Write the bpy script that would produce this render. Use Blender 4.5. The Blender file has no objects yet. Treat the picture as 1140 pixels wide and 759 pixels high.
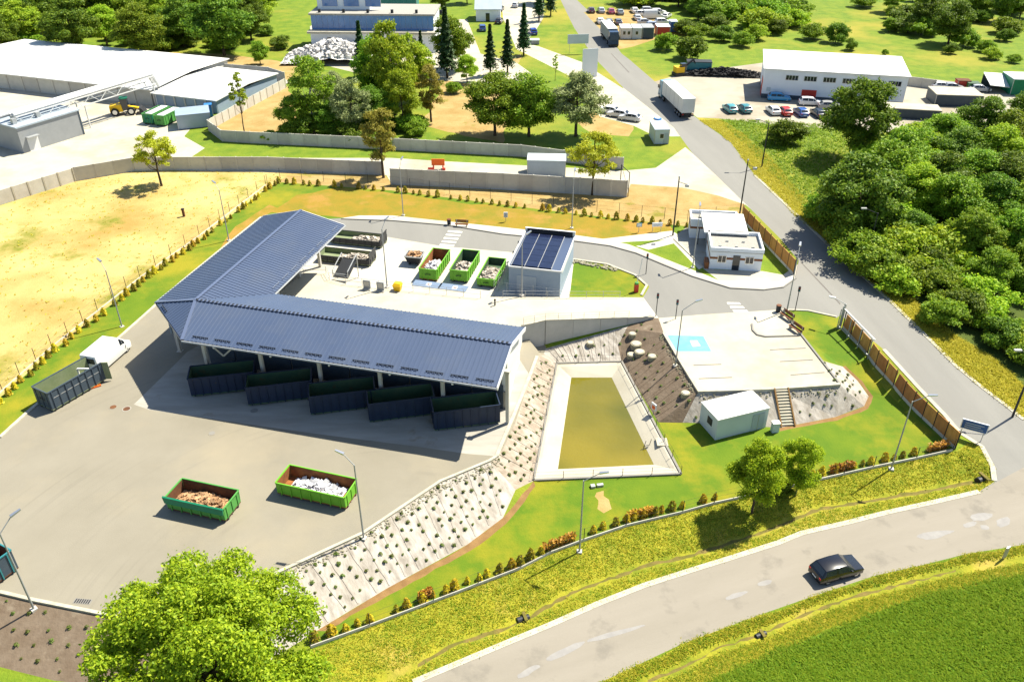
import bpy, math, random
import numpy as np
from mathutils import Vector
from mathutils.geometry import delaunay_2d_cdt

# ------------------------------------------------------------------ camera, sky, sun, exposure
scene = bpy.context.scene
F, PITCH, HC = 929.0, 32.3, 53.0
IW, IH = 1140.0, 759.0
cam_d = bpy.data.cameras.new('camera')
cam = bpy.data.objects.new('camera', cam_d)
scene.collection.objects.link(cam)
cam.location = (0, 0, HC)
cam.rotation_euler = (math.radians(90 - PITCH), 0, 0)
cam_d.sensor_width = 36.0
cam_d.lens = F / IW * 36.0
cam_d.clip_start = 0.5
cam_d.clip_end = 6000
scene.camera = cam

SUN_DIR = Vector((-0.58, -0.38, -1.0)).normalized()
elev = math.asin(-SUN_DIR.z)
azim = math.atan2(-SUN_DIR.x, -SUN_DIR.y)          # clockwise from +Y
world = bpy.data.worlds.new('World')
scene.world = world
world.use_nodes = True
wn = world.node_tree
bg = wn.nodes['Background']
sky = wn.nodes.new('ShaderNodeTexSky')
sky.sky_type = 'NISHITA'
sky.sun_disc = False
sky.sun_elevation = elev
sky.sun_rotation = azim
sky.air_density = 1.0
sky.dust_density = 0.6
wn.links.new(sky.outputs[0], bg.inputs[0])
bg.inputs[1].default_value = 0.08
sun_d = bpy.data.lights.new('sun', 'SUN')
sun_d.energy = 5.0
sun_d.angle = math.radians(0.53)
sun_d.color = (1.0, 0.935, 0.78)
sun = bpy.data.objects.new('sun', sun_d)
scene.collection.objects.link(sun)
sun.rotation_euler = SUN_DIR.to_track_quat('-Z', 'Y').to_euler()
sun.location = (60, 40, 120)
vs = scene.view_settings
vs.view_transform = 'Standard'
vs.look = 'None'
vs.gamma = 1.0
vs.exposure = 1.24
vs.use_curve_mapping = False
scene.cycles.use_denoising = True
scene.cycles.max_bounces = 6
scene.cycles.transparent_max_bounces = 6

R = random.Random(7)
NR = np.random.default_rng(11)
COL = scene.collection
PI = math.pi
YZ, MZ, PZ = 2.0, 2.6, 4.0            # yard, upper ground, unloading platform

# ------------------------------------------------------------------ pixel -> world, world -> pixel
_t = math.radians(PITCH)
def G(x, y, z=0.0):
    u = (x - IW / 2) / F; v = -(y - IH / 2) / F
    d = (u, math.cos(_t) + v * math.sin(_t), -math.sin(_t) + v * math.cos(_t))
    s = (z - HC) / d[2]
    return Vector((d[0] * s, d[1] * s, z))

# ------------------------------------------------------------------ mesh helpers
class MB:
    def __init__(s): s.v = []; s.f = []
    def add(s, vs_, fs):
        o = len(s.v); s.v += [tuple(p) for p in vs_]; s.f += [tuple(i + o for i in f) for f in fs]; return s
    def hexa(s, p):
        return s.add(p, [(3,2,1,0),(4,5,6,7),(0,1,5,4),(1,2,6,5),(2,3,7,6),(3,0,4,7)])
    def box(s, x0, x1, y0, y1, z0, z1):
        return s.hexa([(x0,y0,z0),(x1,y0,z0),(x1,y1,z0),(x0,y1,z0),(x0,y0,z1),(x1,y0,z1),(x1,y1,z1),(x0,y1,z1)])
    def bar(s, a, b, w, h):                       # box beam from a to b, w across, h up
        a = Vector(a); b = Vector(b); d = (b - a).normalized()
        up = Vector((0,0,1)) if abs(d.z) < 0.95 else Vector((0,1,0))
        x = d.cross(up).normalized() * (w/2); y = x.cross(d).normalized() * (h/2)
        return s.hexa([a-x-y, a+x-y, b+x-y, b-x-y, a-x+y, a+x+y, b+x+y, b-x+y])
    def tube(s, a, b, r0, r1=None, n=8):
        r1 = r0 if r1 is None else r1
        a = Vector(a); b = Vector(b); d = (b - a)
        if d.length < 1e-6: return s
        d.normalize()
        up = Vector((0,0,1)) if abs(d.z) < 0.9 else Vector((1,0,0))
        x = d.cross(up).normalized(); y = x.cross(d)
        P = [a + (x*math.cos(t)+y*math.sin(t))*r0 for t in [2*PI*i/n for i in range(n)]]
        Q = [b + (x*math.cos(t)+y*math.sin(t))*r1 for t in [2*PI*i/n for i in range(n)]]
        fs = [(i,(i+1)%n,n+(i+1)%n,n+i) for i in range(n)]
        fs += [tuple(range(n-1,-1,-1)), tuple(range(n,2*n))]
        return s.add(P+Q, fs)
    def prism(s, pts, z0, z1):                    # pts counter-clockwise
        n = len(pts)
        return s.add([(p[0],p[1],z0) for p in pts]+[(p[0],p[1],z1) for p in pts],
              [tuple(range(n-1,-1,-1)), tuple(range(n,2*n))]+[(i,(i+1)%n,n+(i+1)%n,n+i) for i in range(n)])
    def profile(s, pts, x0, x1):                  # (y,z) outline pushed along x
        n = len(pts)
        return s.add([(x0,p[0],p[1]) for p in pts]+[(x1,p[0],p[1]) for p in pts],
              [tuple(range(n-1,-1,-1)), tuple(range(n,2*n))]+[(i,(i+1)%n,n+(i+1)%n,n+i) for i in range(n)])
    def ball(s, c, r, nu=8, nv=5, j=0.0, rng=R):
        vs_ = []
        for i in range(1, nv):
            for k in range(nu):
                th = PI*i/nv; ph = 2*PI*k/nu; q = 1 + rng.uniform(-j, j)
                vs_.append((c[0]+r[0]*q*math.sin(th)*math.cos(ph), c[1]+r[1]*q*math.sin(th)*math.sin(ph), c[2]+r[2]*q*math.cos(th)))
        vs_ += [(c[0],c[1],c[2]+r[2]), (c[0],c[1],c[2]-r[2])]
        t, b = len(vs_)-2, len(vs_)-1
        fs = [(i*nu+k,(i+1)*nu+k,(i+1)*nu+(k+1)%nu,i*nu+(k+1)%nu) for i in range(nv-2) for k in range(nu)]
        fs += [(t,k,(k+1)%nu) for k in range(nu)] + [(b,(nv-2)*nu+(k+1)%nu,(nv-2)*nu+k) for k in range(nu)]
        return s.add(vs_, fs)
    def mesh(s, name, mat, smooth=False):
        me = bpy.data.meshes.new(name); me.from_pydata(s.v, [], s.f)
        if smooth: me.polygons.foreach_set('use_smooth', [True]*len(me.polygons))
        if mat is not None: me.materials.append(mat)
        me.update(); return me
    def build(s, name, mat, parent=None, loc=(0,0,0), rz=0.0, smooth=False):
        return put(name, s.mesh(name, mat, smooth), parent, loc, rz)

def put(name, me, parent=None, loc=(0,0,0), rz=0.0, sc=None):
    o = bpy.data.objects.new(name, me); COL.objects.link(o)
    o.parent = parent; o.location = loc; o.rotation_euler = (0,0,rz)
    if sc is not None: o.scale = (sc,sc,sc) if isinstance(sc,(int,float)) else sc
    return o
def tag(o, label, cat, group=None):
    o['label'] = label; o['category'] = cat
    if group: o['group'] = group
    return o
def thing(name, label, cat, loc=(0,0,0), rz=0.0, group=None):
    return tag(put(name, None, None, loc, rz), label, cat, group)
def struct(o, label=None):
    o['kind'] = 'structure'
    if label: o['label'] = label
    return o
def dup(root, loc, rz, label=None, group=None, sc=None, parent=None):
    r = root.copy(); COL.objects.link(r); r.parent = parent; r.location = loc; r.rotation_euler = (0,0,rz)
    if sc is not None: r.scale = (sc,sc,sc) if isinstance(sc,(int,float)) else sc
    if label: r['label'] = label
    if group: r['group'] = group
    for ch in list(root.children):
        c = ch.copy(); COL.objects.link(c); c.parent = r
        for g in list(ch.children):
            d = g.copy(); COL.objects.link(d); d.parent = c
    return r
def drop(root):
    for o in [root] + list(root.children_recursive): bpy.data.objects.remove(o, do_unlink=True)

# ------------------------------------------------------------------ materials
def mat(name, col, rough=0.8, col2=None, scale=1.0, detail=4.0, bump=0.0, bscale=None, metal=0.0, spec=0.3,
        lo=0.35, hi=0.65, island=0.0, col3=None, scale3=0.1, lo3=0.5, hi3=0.62, stretch=None, obj=0.0, coat=0.0, coord='pos', streak=None):
    m = bpy.data.materials.new(name); m.use_nodes = True
    nt = m.node_tree; N = nt.nodes; L = nt.links; b = N['Principled BSDF']
    b.inputs['Roughness'].default_value = rough; b.inputs['Metallic'].default_value = metal
    b.inputs['Specular IOR Level'].default_value = spec
    if coat: b.inputs['Coat Weight'].default_value = coat*.5; b.inputs['Coat Roughness'].default_value = 0.05
    b.inputs['Base Color'].default_value = (*col, 1)
    if coord == 'pos':
        pos = N.new('ShaderNodeNewGeometry').outputs['Position']
    else:
        pos = N.new('ShaderNodeTexCoord').outputs['Object']
    vec = pos
    if stretch:
        mp = N.new('ShaderNodeMapping'); L.new(pos, mp.inputs[0])
        mp.inputs['Scale'].default_value = stretch[:3]; mp.inputs['Rotation'].default_value = (0,0,stretch[3] if len(stretch) > 3 else 0)
        vec = mp.outputs[0]
    if streak:
        mp = N.new('ShaderNodeMapping'); mp.vector_type = 'TEXTURE'; L.new(pos, mp.inputs[0]); mp.inputs['Rotation'].default_value = (0,0,streak[0]); mp.inputs['Scale'].default_value = (streak[1],streak[2],1)
        vec = mp.outputs[0]
    def noise(sc, det=detail, v=vec, dist=0.0):
        n = N.new('ShaderNodeTexNoise'); n.inputs['Scale'].default_value = sc; n.inputs['Detail'].default_value = det
        n.inputs['Roughness'].default_value = 0.62; n.inputs['Distortion'].default_value = dist
        L.new(v, n.inputs['Vector']); return n.outputs[0]
    def ramp(fac, a, bb):
        r = N.new('ShaderNodeMapRange'); r.inputs[1].default_value = a; r.inputs[2].default_value = bb
        L.new(fac, r.inputs[0]); return r.outputs[0]
    def mix(fac, A, B):
        x = N.new('ShaderNodeMix'); x.data_type = 'RGBA'
        if hasattr(fac, 'links'): L.new(fac, x.inputs[0])
        else: x.inputs[0].default_value = fac
        for s_, c in ((x.inputs[6], A), (x.inputs[7], B)):
            if hasattr(c, 'links'): L.new(c, s_)
            else: s_.default_value = (*c, 1)
        return x.outputs[2]
    cur = None
    if col2 is not None: cur = mix(ramp(noise(scale), lo, hi), col, col2)
    if col3 is not None: cur = mix(ramp(noise(scale3, 5.0, pos), lo3, hi3), cur if cur is not None else col, col3)
    if island or obj:
        hs = N.new('ShaderNodeHueSaturation')
        if cur is not None: L.new(cur, hs.inputs['Color'])
        else: hs.inputs['Color'].default_value = (*col, 1)
        src = None
        if island:
            g = N.new('ShaderNodeNewGeometry').outputs['Random Per Island']
            r = N.new('ShaderNodeMapRange'); r.inputs[3].default_value = 1-island; r.inputs[4].default_value = 1+island
            L.new(g, r.inputs[0]); src = r.outputs[0]
        if obj:
            oi = N.new('ShaderNodeObjectInfo').outputs['Random']
            r2 = N.new('ShaderNodeMapRange'); r2.inputs[3].default_value = 1-obj; r2.inputs[4].default_value = 1+obj
            L.new(oi, r2.inputs[0])
            r3 = N.new('ShaderNodeMapRange'); r3.inputs[3].default_value = 0.5-obj*0.07; r3.inputs[4].default_value = 0.5+obj*0.07
            L.new(oi, r3.inputs[0]); L.new(r3.outputs[0], hs.inputs['Hue'])
            if src is None: src = r2.outputs[0]
            else:
                mm = N.new('ShaderNodeMath'); mm.operation = 'MULTIPLY'; L.new(src, mm.inputs[0]); L.new(r2.outputs[0], mm.inputs[1]); src = mm.outputs[0]
        L.new(src, hs.inputs['Value']); cur = hs.outputs[0]
    if cur is not None: L.new(cur, b.inputs['Base Color'])
    if bump:
        bp = N.new('ShaderNodeBump'); bp.inputs['Strength'].default_value = 1.0; bp.inputs['Distance'].default_value = bump
        L.new(noise(bscale or scale*3, 3.0), bp.inputs['Height']); L.new(bp.outputs[0], b.inputs['Normal'])
    return m

def leafmat(name, c1, c2, obj=0.18, trans=0.35, upn=0.0, gain=1.75):
    c1 = tuple(min(.6, v*gain) for v in c1); c2 = tuple(min(.6, v*gain) for v in c2)
    m = bpy.data.materials.new(name); m.use_nodes = True
    nt = m.node_tree; N = nt.nodes; L = nt.links; b = N['Principled BSDF']; out = N['Material Output']
    g = N.new('ShaderNodeNewGeometry'); oi = N.new('ShaderNodeObjectInfo')
    x = N.new('ShaderNodeMix'); x.data_type = 'RGBA'; x.inputs[6].default_value = (*c1,1); x.inputs[7].default_value = (*c2,1)
    L.new(g.outputs['Random Per Island'], x.inputs[0])
    hs = N.new('ShaderNodeHueSaturation'); L.new(x.outputs[2], hs.inputs['Color'])
    r = N.new('ShaderNodeMapRange'); r.inputs[3].default_value = 1-obj; r.inputs[4].default_value = 1+obj; L.new(oi.outputs['Random'], r.inputs[0])
    L.new(r.outputs[0], hs.inputs['Value'])
    r3 = N.new('ShaderNodeMapRange'); r3.inputs[3].default_value = 0.5-obj*0.08; r3.inputs[4].default_value = 0.5+obj*0.08; L.new(oi.outputs['Random'], r3.inputs[0])
    L.new(r3.outputs[0], hs.inputs['Hue'])
    L.new(hs.outputs[0], b.inputs['Base Color']); b.inputs['Roughness'].default_value = 0.6; b.inputs['Specular IOR Level'].default_value = 0.25
    tr = N.new('ShaderNodeBsdfTranslucent'); L.new(hs.outputs[0], tr.inputs[0])
    if upn:
        vm = N.new('ShaderNodeVectorMath'); vm.operation = 'MULTIPLY_ADD'; L.new(g.outputs['Normal'], vm.inputs[0]); vm.inputs[1].default_value = (1-upn,)*3; vm.inputs[2].default_value = (0,0,upn)
        nm = N.new('ShaderNodeVectorMath'); nm.operation = 'NORMALIZE'; L.new(vm.outputs[0], nm.inputs[0]); L.new(nm.outputs[0], b.inputs['Normal'])
    ms = N.new('ShaderNodeMixShader'); ms.inputs[0].default_value = trans
    L.new(b.outputs[0], ms.inputs[1]); L.new(tr.outputs[0], ms.inputs[2]); L.new(ms.outputs[0], out.inputs[0])
    return m

M = {}
M['meadow'] = mat('meadow grass', (.085,.150,.006), .95, (.150,.200,.010), .35, 6, .10, 4.0, lo=.35, hi=.66, col3=(.26,.225,.025), scale3=.03, lo3=.50, hi3=.66)
M['verge'] = mat('verge grass', (.135,.165,.007), .95, (.270,.250,.016), .5, 8, .08, 5.0, lo=.34, hi=.62, col3=(.34,.255,.050), scale3=.14, lo3=.54, hi3=.68)
M['crop'] = mat('tall field grass', (.050,.125,.004), .95, (.120,.190,.008), .9, 8, .16, 4.5, lo=.35, hi=.66, col3=(.22,.21,.012), scale3=.09, lo3=.54, hi3=.70)
M['straw'] = mat('straw verge', (.33,.26,.028), .95, (.21,.205,.012), .6, 8, .12, 5.0)
M['lawn'] = mat('lawn grass', (.066,.130,.003), .95, (.100,.155,.004), .3, 8, .04, 6.0, lo=.35, hi=.65, col3=(.215,.195,.008), scale3=.13, lo3=.46, hi3=.66)
M['brownlawn'] = mat('scorched lawn', (.23,.155,.012), .95, (.14,.145,.008), .3, 7, .04, 6.0, lo=.42, hi=.72, col3=(.28,.165,.030), scale3=.2)
M['dry'] = mat('dry field', (.43,.345,.130), .95, (.31,.190,.048), .075, 10, .06, 4.0, lo=.38, hi=.66, col3=(.150,.160,.015), scale3=.09, lo3=.54, hi3=.66)
M['drytop'] = mat('dry strip soil', (.34,.25,.10), .95, (.27,.175,.055), .3, 7, .06, 4.0, col3=(.18,.16,.02), scale3=.25, lo3=.6, hi3=.7)
M['yard'] = mat('yard asphalt', (.190,.172,.132), .9, (.225,.205,.160), .15, 8, .01, 8, lo=.3, hi=.7, col3=(.255,.222,.158), scale3=.06, lo3=.52, hi3=.72)
M['road'] = mat('road asphalt', (.175,.171,.156), .9, (.200,.195,.178), .25, 8, .01, 9, streak=(1.72,6,1))
M['loroad'] = mat('old road asphalt', (.205,.184,.148), .9, (.240,.216,.178), .3, 8, .012, 8, lo=.3, hi=.7, col3=(.175,.158,.130), scale3=.35, lo3=.55, hi3=.68, streak=(.36,5,1))
M['patch'] = mat('tar patch', (.215,.205,.195), .85, (.255,.245,.23), 1.5, 6)
M['concrete'] = mat('pale concrete', (.37,.340,.265), .85, (.42,.390,.315), .25, 8, .006, 10, col3=(.30,.268,.20), scale3=.10, lo3=.5, hi3=.7)
M['white_conc'] = mat('bright concrete', (.43,.405,.34), .85, (.48,.455,.395), .25, 8, .006, 10, col3=(.37,.345,.285), scale3=.12)
M['slabyard'] = mat('sandy concrete', (.29,.262,.205), .85, (.34,.31,.25), .2, 8, .006, 10, col3=(.24,.205,.15), scale3=.08)
M['slab'] = mat('bay slab concrete', (.34,.325,.285), .8, (.26,.245,.21), .5, 8, .006, 8, col3=(.20,.155,.10), scale3=.28, lo3=.60, hi3=.72, stretch=(.3,1.4,1,-.25))
M['wallc'] = mat('wall concrete', (.40,.385,.345), .85, (.46,.44,.395), .8, 7, .006, 8, obj=.10)
M['wallpale'] = mat('pale wall concrete', (.50,.475,.42), .85, (.43,.405,.35), .8, 7, .006, 8, obj=.08)
M['kerb'] = mat('kerb stone', (.42,.395,.32), .85, (.34,.31,.24), 1.5, 5)
M['sheet'] = mat('white slope sheeting', (.385,.355,.315), .9, (.215,.190,.158), 1.3, 8, .05, 2.5, lo=.38, hi=.66, col3=(.28,.248,.205), scale3=.6, lo3=.50, hi3=.72, streak=(-1.05,2.4,.75))
M['brownsheet'] = mat('brown slope sheeting', (.325,.275,.220), .9, (.210,.168,.125), 1.5, 8, .05, 3.0, col3=(.38,.34,.29), scale3=.7, lo3=.52, hi3=.72, streak=(-.1,1.8,.7))
M['darksheet'] = mat('dark slope mulch', (.125,.090,.060), .9, (.165,.125,.088), 1.0, 8, .05, 3.0, col3=(.22,.18,.13), scale3=.5, lo3=.60, hi3=.76)
M['soil'] = mat('bare soil edge', (.23,.135,.05), .95, (.17,.095,.035), 1.2, 6, .03, 8)
M['ditch'] = mat('ditch bed', (.17,.125,.035), .95, (.10,.095,.015), 1.5, 6, .05, 6)
M['blue_paint'] = mat('blue ground paint', (.10,.30,.43), .7, (.15,.35,.46), .8, 6)
M['white_paint'] = mat('white road paint', (.62,.62,.58), .7, (.5,.5,.46), 3.0, 5)
M['joint'] = mat('dark joint', (.12,.11,.10), .9)
M['kerbgrey'] = mat('grey kerb', (.20,.19,.17), .85)
M['roof'] = mat('blue grey roof sheet', (.050,.072,.128), .38, (.060,.083,.140), .3, 6, spec=.5, col3=(.070,.088,.130), scale3=.25, lo3=.5, hi3=.8, streak=(1.318,5,1))
M['ridge'] = mat('ridge cap sheet', (.085,.11,.18), .4, spec=.5)
M['white'] = mat('white paint', (.62,.62,.60), .5, (.56,.56,.55), .6, 5)
M['whitewall'] = mat('white rendered wall', (.70,.73,.76), .7, (.65,.68,.72), .5, 6)
M['roofwhite'] = mat('white roof sheet', (.66,.66,.64), .5, (.6,.6,.58), .4, 6)
M['galv'] = mat('galvanised steel', (.40,.41,.41), .45, (.33,.34,.34), 3, 4, metal=.4)
M['lampmetal'] = mat('lamp post steel', (.30,.31,.31), .5, metal=.3)
M['darkmetal'] = mat('dark steel', (.028,.030,.034), .55, metal=.2)
M['navy'] = mat('navy container paint', (.009,.019,.048), .5, (.013,.025,.055), 1.2, 6, bump=.004, bscale=6, col3=(.06,.04,.025), scale3=1.6, lo3=.66, hi3=.74)
M['navyin'] = mat('container inside green', (.032,.080,.044), .7, (.060,.10,.048), .8, 6, col3=(.10,.075,.03), scale3=1.2, lo3=.6, hi3=.72)
M['slateblue'] = mat('slate container paint', (.042,.062,.085), .5, (.055,.075,.095), 1.2, 6, col3=(.10,.07,.04), scale3=1.6, lo3=.66, hi3=.75)
M['olive'] = mat('container inside olive', (.16,.20,.10), .75, (.21,.24,.14), .8, 6)
M['green'] = mat('green container paint', (.060,.24,.050), .5, (.085,.29,.06), 1.2, 5, col3=(.15,.10,.04), scale3=2.5, lo3=.66, hi3=.74)
M['teal_green'] = mat('dark green lid paint', (.006,.15,.075), .5, (.010,.18,.09), 2, 5, col3=(.08,.06,.03), scale3=2.5, lo3=.68, hi3=.76)
M['lime'] = mat('lime container paint', (.115,.33,.020), .5, (.14,.37,.03), 1.2, 5, col3=(.16,.14,.04), scale3=2.5, lo3=.68, hi3=.76)
M['rust'] = mat('rusty inside', (.27,.105,.030), .9, (.15,.055,.020), 1.4, 7)
M['darkrust'] = mat('dark rusty inside', (.085,.038,.020), .9, (.14,.06,.025), 1.4, 7)
M['blacksteel'] = mat('black container paint', (.030,.030,.033), .6, (.045,.045,.045), 1.5, 5)
M['rubble'] = mat('pale rubble', (.42,.38,.33), .9, (.26,.22,.18), 2.2, 6, island=.45)
M['scrap'] = mat('brown scrap', (.24,.13,.06), .9, (.38,.24,.13), 2.5, 6, island=.55)
M['litter'] = mat('white litter', (.55,.55,.56), .7, (.42,.43,.46), 3, 4, island=.4)
M['tyre'] = mat('tyre rubber', (.014,.014,.015), .85)
M['glass'] = mat('dark glass', (.015,.02,.028), .08, spec=.6)
M['blueglass'] = mat('blue tinted glazing', (.075,.180,.40), .15, (.095,.21,.44), .5, 3, spec=.6)
M['chrome'] = mat('pale metal', (.55,.56,.58), .25, metal=.8)
M['redlamp'] = mat('red lamp glass', (.35,.015,.01), .3)
M['bark'] = mat('bark', (.085,.062,.040), .95, (.05,.037,.025), 4, 6, .02, 10, coord='obj')
M['birchbark'] = mat('birch bark', (.42,.39,.34), .85, (.12,.10,.085), 3.5, 5, .01, 10, lo=.5, hi=.62, coord='obj')
M['fencered'] = mat('woven reed panel', (.46,.22,.070), .9, (.34,.150,.045), 2.2, 8, .02, 12, obj=.16, stretch=(1,1,.25))
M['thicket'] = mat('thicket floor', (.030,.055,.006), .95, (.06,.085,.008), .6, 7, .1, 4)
M['wood'] = mat('brown timber', (.16,.060,.022), .7, (.11,.04,.016), 3, 5, stretch=(1,1,.2))
M['orange'] = mat('orange plastic', (.70,.12,.015), .5)
M['redpaint'] = mat('red paint', (.50,.045,.03), .5)
M['yellow'] = mat('yellow paint', (.70,.42,.01), .5)
M['bluepaint'] = mat('blue paint', (.03,.16,.42), .5)
M['tealpaint'] = mat('teal paint', (.03,.18,.20), .4)
M['greybox'] = mat('grey cladding', (.27,.28,.285), .6, (.245,.255,.26), .8, 5)
M['greyroof'] = mat('grey roof sheet', (.33,.38,.43), .5, (.29,.34,.39), .5, 5)
M['solarwall'] = mat('blue grey cladding', (.25,.31,.385), .55, (.225,.285,.36), .6, 5)
M['solar'] = mat('solar cell glass', (.008,.012,.034), .18, (.012,.017,.045), 1.2, 4, spec=.55)
M['flap'] = mat('blue grey flap paint', (.13,.18,.26), .5, (.16,.21,.29), 1.5, 5)
M['stripe'] = mat('brown cladding stripe', (.20,.075,.028), .7)
M['gravelroof'] = mat('roof gravel', (.32,.31,.28), .9, (.25,.24,.21), 4, 6, .01, 20)
M['hutwall'] = mat('pale blue hut wall', (.46,.52,.54), .6, (.42,.48,.50), .7, 4)
M['soilbale'] = mat('recycled bale mix', (.55,.54,.52), .8, (.40,.38,.36), 1.5, 5, island=.5)
M['stone'] = mat('pale boulder', (.30,.28,.20), .9, (.20,.185,.12), 1.5, 6, .05, 4, coord='obj')
M['signblue'] = mat('blue sign face', (.02,.075,.24), .5)
M['signwhite'] = mat('white sign face', (.66,.68,.70), .5)
M['leaf_front'] = leafmat('fresh leaves', (.085,.150,.005), (.245,.295,.012), .04, .45, .0, 1.75)
M['leaf_mid'] = leafmat('mid green leaves', (.060,.125,.007), (.165,.220,.012), .22, .40, .0, 1.8)
M['leaf_dark'] = leafmat('dark green leaves', (.034,.078,.006), (.115,.165,.010), .24, .38, .0, 1.8)
M['leaf_pair'] = leafmat('light tree leaves', (.100,.175,.006), (.250,.300,.012), .06, .45, .0, 1.85)
M['leaf_lime'] = leafmat('light green leaves', (.105,.185,.008), (.225,.275,.015), .18, .42, .0, 1.8)
M['leaf_grey'] = leafmat('grey green leaves', (.13,.165,.055), (.20,.225,.095), .15, .35)
M['leaf_bronze'] = leafmat('bronze leaves', (.12,.105,.015), (.19,.155,.025), .15, .35)
M['leaf_yellow'] = leafmat('yellow green leaves', (.20,.235,.012), (.30,.31,.02), .12, .38)
M['needle'] = leafmat('spruce needles', (.012,.035,.008), (.030,.060,.012), .2, .15)
M['hedge_gold'] = leafmat('golden hedge', (.25,.185,.008), (.36,.26,.012), .25, .30)
M['hedge_olive'] = leafmat('olive hedge', (.13,.12,.008), (.20,.16,.010), .2, .30)
M['hedge_red'] = leafmat('red brown hedge', (.20,.095,.015), (.30,.16,.02), .2, .25)
M['blade_green'] = leafmat('grass blades', (.080,.160,.005), (.175,.225,.011), .0, .5, .0, 1.6)
M['blade_yellow'] = leafmat('straw blades', (.22,.215,.012), (.36,.31,.035), .0, .5, .0, 1.7)
M['slopeplant'] = leafmat('slope plant leaves', (.05,.08,.012), (.10,.12,.02), .25, .25, .4, 1.2)

def add_arcs(m, cx, cy):
    nt = m.node_tree; N = nt.nodes; L = nt.links; b = N['Principled BSDF']; src = b.inputs['Base Color'].links[0].from_socket
    g = N.new('ShaderNodeNewGeometry').outputs['Position']
    d = N.new('ShaderNodeVectorMath'); d.operation = 'DISTANCE'; L.new(g, d.inputs[0]); d.inputs[1].default_value = (cx,cy,YZ)
    c = N.new('ShaderNodeCombineXYZ'); L.new(d.outputs['Value'], c.inputs[0])
    n1 = N.new('ShaderNodeTexNoise'); n1.inputs['Scale'].default_value = 1.3; n1.inputs['Detail'].default_value = 4; L.new(c.outputs[0], n1.inputs['Vector'])
    n2 = N.new('ShaderNodeTexNoise'); n2.inputs['Scale'].default_value = .09; n2.inputs['Detail'].default_value = 3; L.new(g, n2.inputs['Vector'])
    r1 = N.new('ShaderNodeMapRange'); r1.inputs[1].default_value = .52; r1.inputs[2].default_value = .66; L.new(n1.outputs[0], r1.inputs[0])
    r2 = N.new('ShaderNodeMapRange'); r2.inputs[1].default_value = .48; r2.inputs[2].default_value = .64; r2.inputs[4].default_value = .30; L.new(n2.outputs[0], r2.inputs[0])
    mu = N.new('ShaderNodeMath'); mu.operation = 'MULTIPLY'; L.new(r1.outputs[0], mu.inputs[0]); L.new(r2.outputs[0], mu.inputs[1])
    x = N.new('ShaderNodeMix'); x.data_type = 'RGBA'; L.new(mu.outputs[0], x.inputs[0]); L.new(src, x.inputs[6]); x.inputs[7].default_value = (.085,.078,.065,1)
    L.new(x.outputs[2], b.inputs['Base Color'])
add_arcs(M['yard'], G(420,700,YZ).x, G(420,700,YZ).y)
# ------------------------------------------------------------------ terrain: survey lines (pixel x, pixel y, height)
ROAD_R_L = [(890,291,MZ),(930,346,2.55),(984,389,1.75),(1024,433,1.05),(1051,461,.70),(1069,482,.45),(1093,497,.25),(1105,520,.10),(1107,536,.03),(1090,547,.0)]
ROAD_R_R = [(840,195,MZ),(874,227,MZ),(927,277,MZ),(988,332,2.45),(1022,365,1.95),(1064,407,1.20),(1093,431,.80),(1117,449,.50),(1140,467,.28),(1190,505,.03)]
LOW_U = [(380,800,0),(460,759,0),(560,717,0),(613,695,0),(665,672,0),(718,651,0),(771,634,0),(813,621,0),(866,604,0),(893,593,0),(945,581,0),(988,570,0),(1038,559,0),(1090,547,0)]
LOW_D = [(580,800,0),(673,757,0),(760,716,0),(840,686,0),(903,664,0),(972,641,0),(1025,629,0),(1077,616,0),(1140,606,0),(1250,592,0)]
DITCH = [(424,758,-.5),(465,741,-.5),(507,717,-.5),(560,701,-.6),(584,690,-.7),(636,660,-.5),(718,630,-.5),(760,621,-.5),(797,610,-.5),(845,594,-.5),(914,566,-.5),(951,561,-.5),(1025,548,-.5),(1083,537,-.6)]
DITCH_S = [(640,800,-.3),(721,758,-.3),(763,741,-.3),(797,722,-.35),(845,707,-.35),(903,681,-.3),(951,664,-.3),(1009,649,-.25),(1064,635,-.25),(1140,622,-.2)]
FENCE_S = [(346,721,.15),(412,697,.15),(483,670,.15),(580,633,.12),(613,616,.12),(650,602,.12),(697,586,.12),(760,571,.12),(795,561,.12),(869,545,.12),(906,536,.12),(972,521,.15),(1020,511,.20),(1064,502,.30)]
YARD_S = [(0,659,YZ),(38,668,YZ),(113,683,YZ),(200,694,YZ),(262,664,YZ),(310,637,YZ),(405,593,YZ),(490,536,YZ),(545,513,YZ),(560,500,YZ),(574,470,YZ),(590,420,YZ),(600,396,YZ)]
SLOPE_B = [(-60,735,.5),(0,742,.5),(60,757,.4),(200,775,.2),(300,735,.2),(352,702,.2),(430,655,.2),(520,606,.2),(560,576,.2),(585,548,.15),(594,535,.12)]
YARD_W = [(-70,540,YZ),(0,487,YZ),(33,457,YZ),(134,375,YZ),(160,352,YZ),(200,316,YZ+.1),(240,283,YZ+.2),(291,242,YZ+.5)]
HEDGE_W = [(-40,478,2.2),(5,438,2.2),(60,389,2.2),(111,349,2.3),(158,312,2.4),(224,265,2.5),(298,209,MZ)]
POND = [(620,405,.05),(692,403,.05),(758,528,.05),(594,535,.05)]
PAD_E = [(739,371,MZ),(758,403,MZ),(778,436,MZ),(862,433,MZ),(935,428,MZ),(914,401,MZ),(892,373,MZ),(870,345,MZ)]
PAD_B = [(733,470,.15),(790,471,.15),(868,476,.15),(930,464,.15),(962,452,.2),(967,441,.35),(955,424,.9),(938,408,1.7),(914,399,2.55)]
WALL_B = [(600,392,.7),(607,388,.7),(640,379,1.2),(690,365,2.0),(728,354,MZ)]
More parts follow.
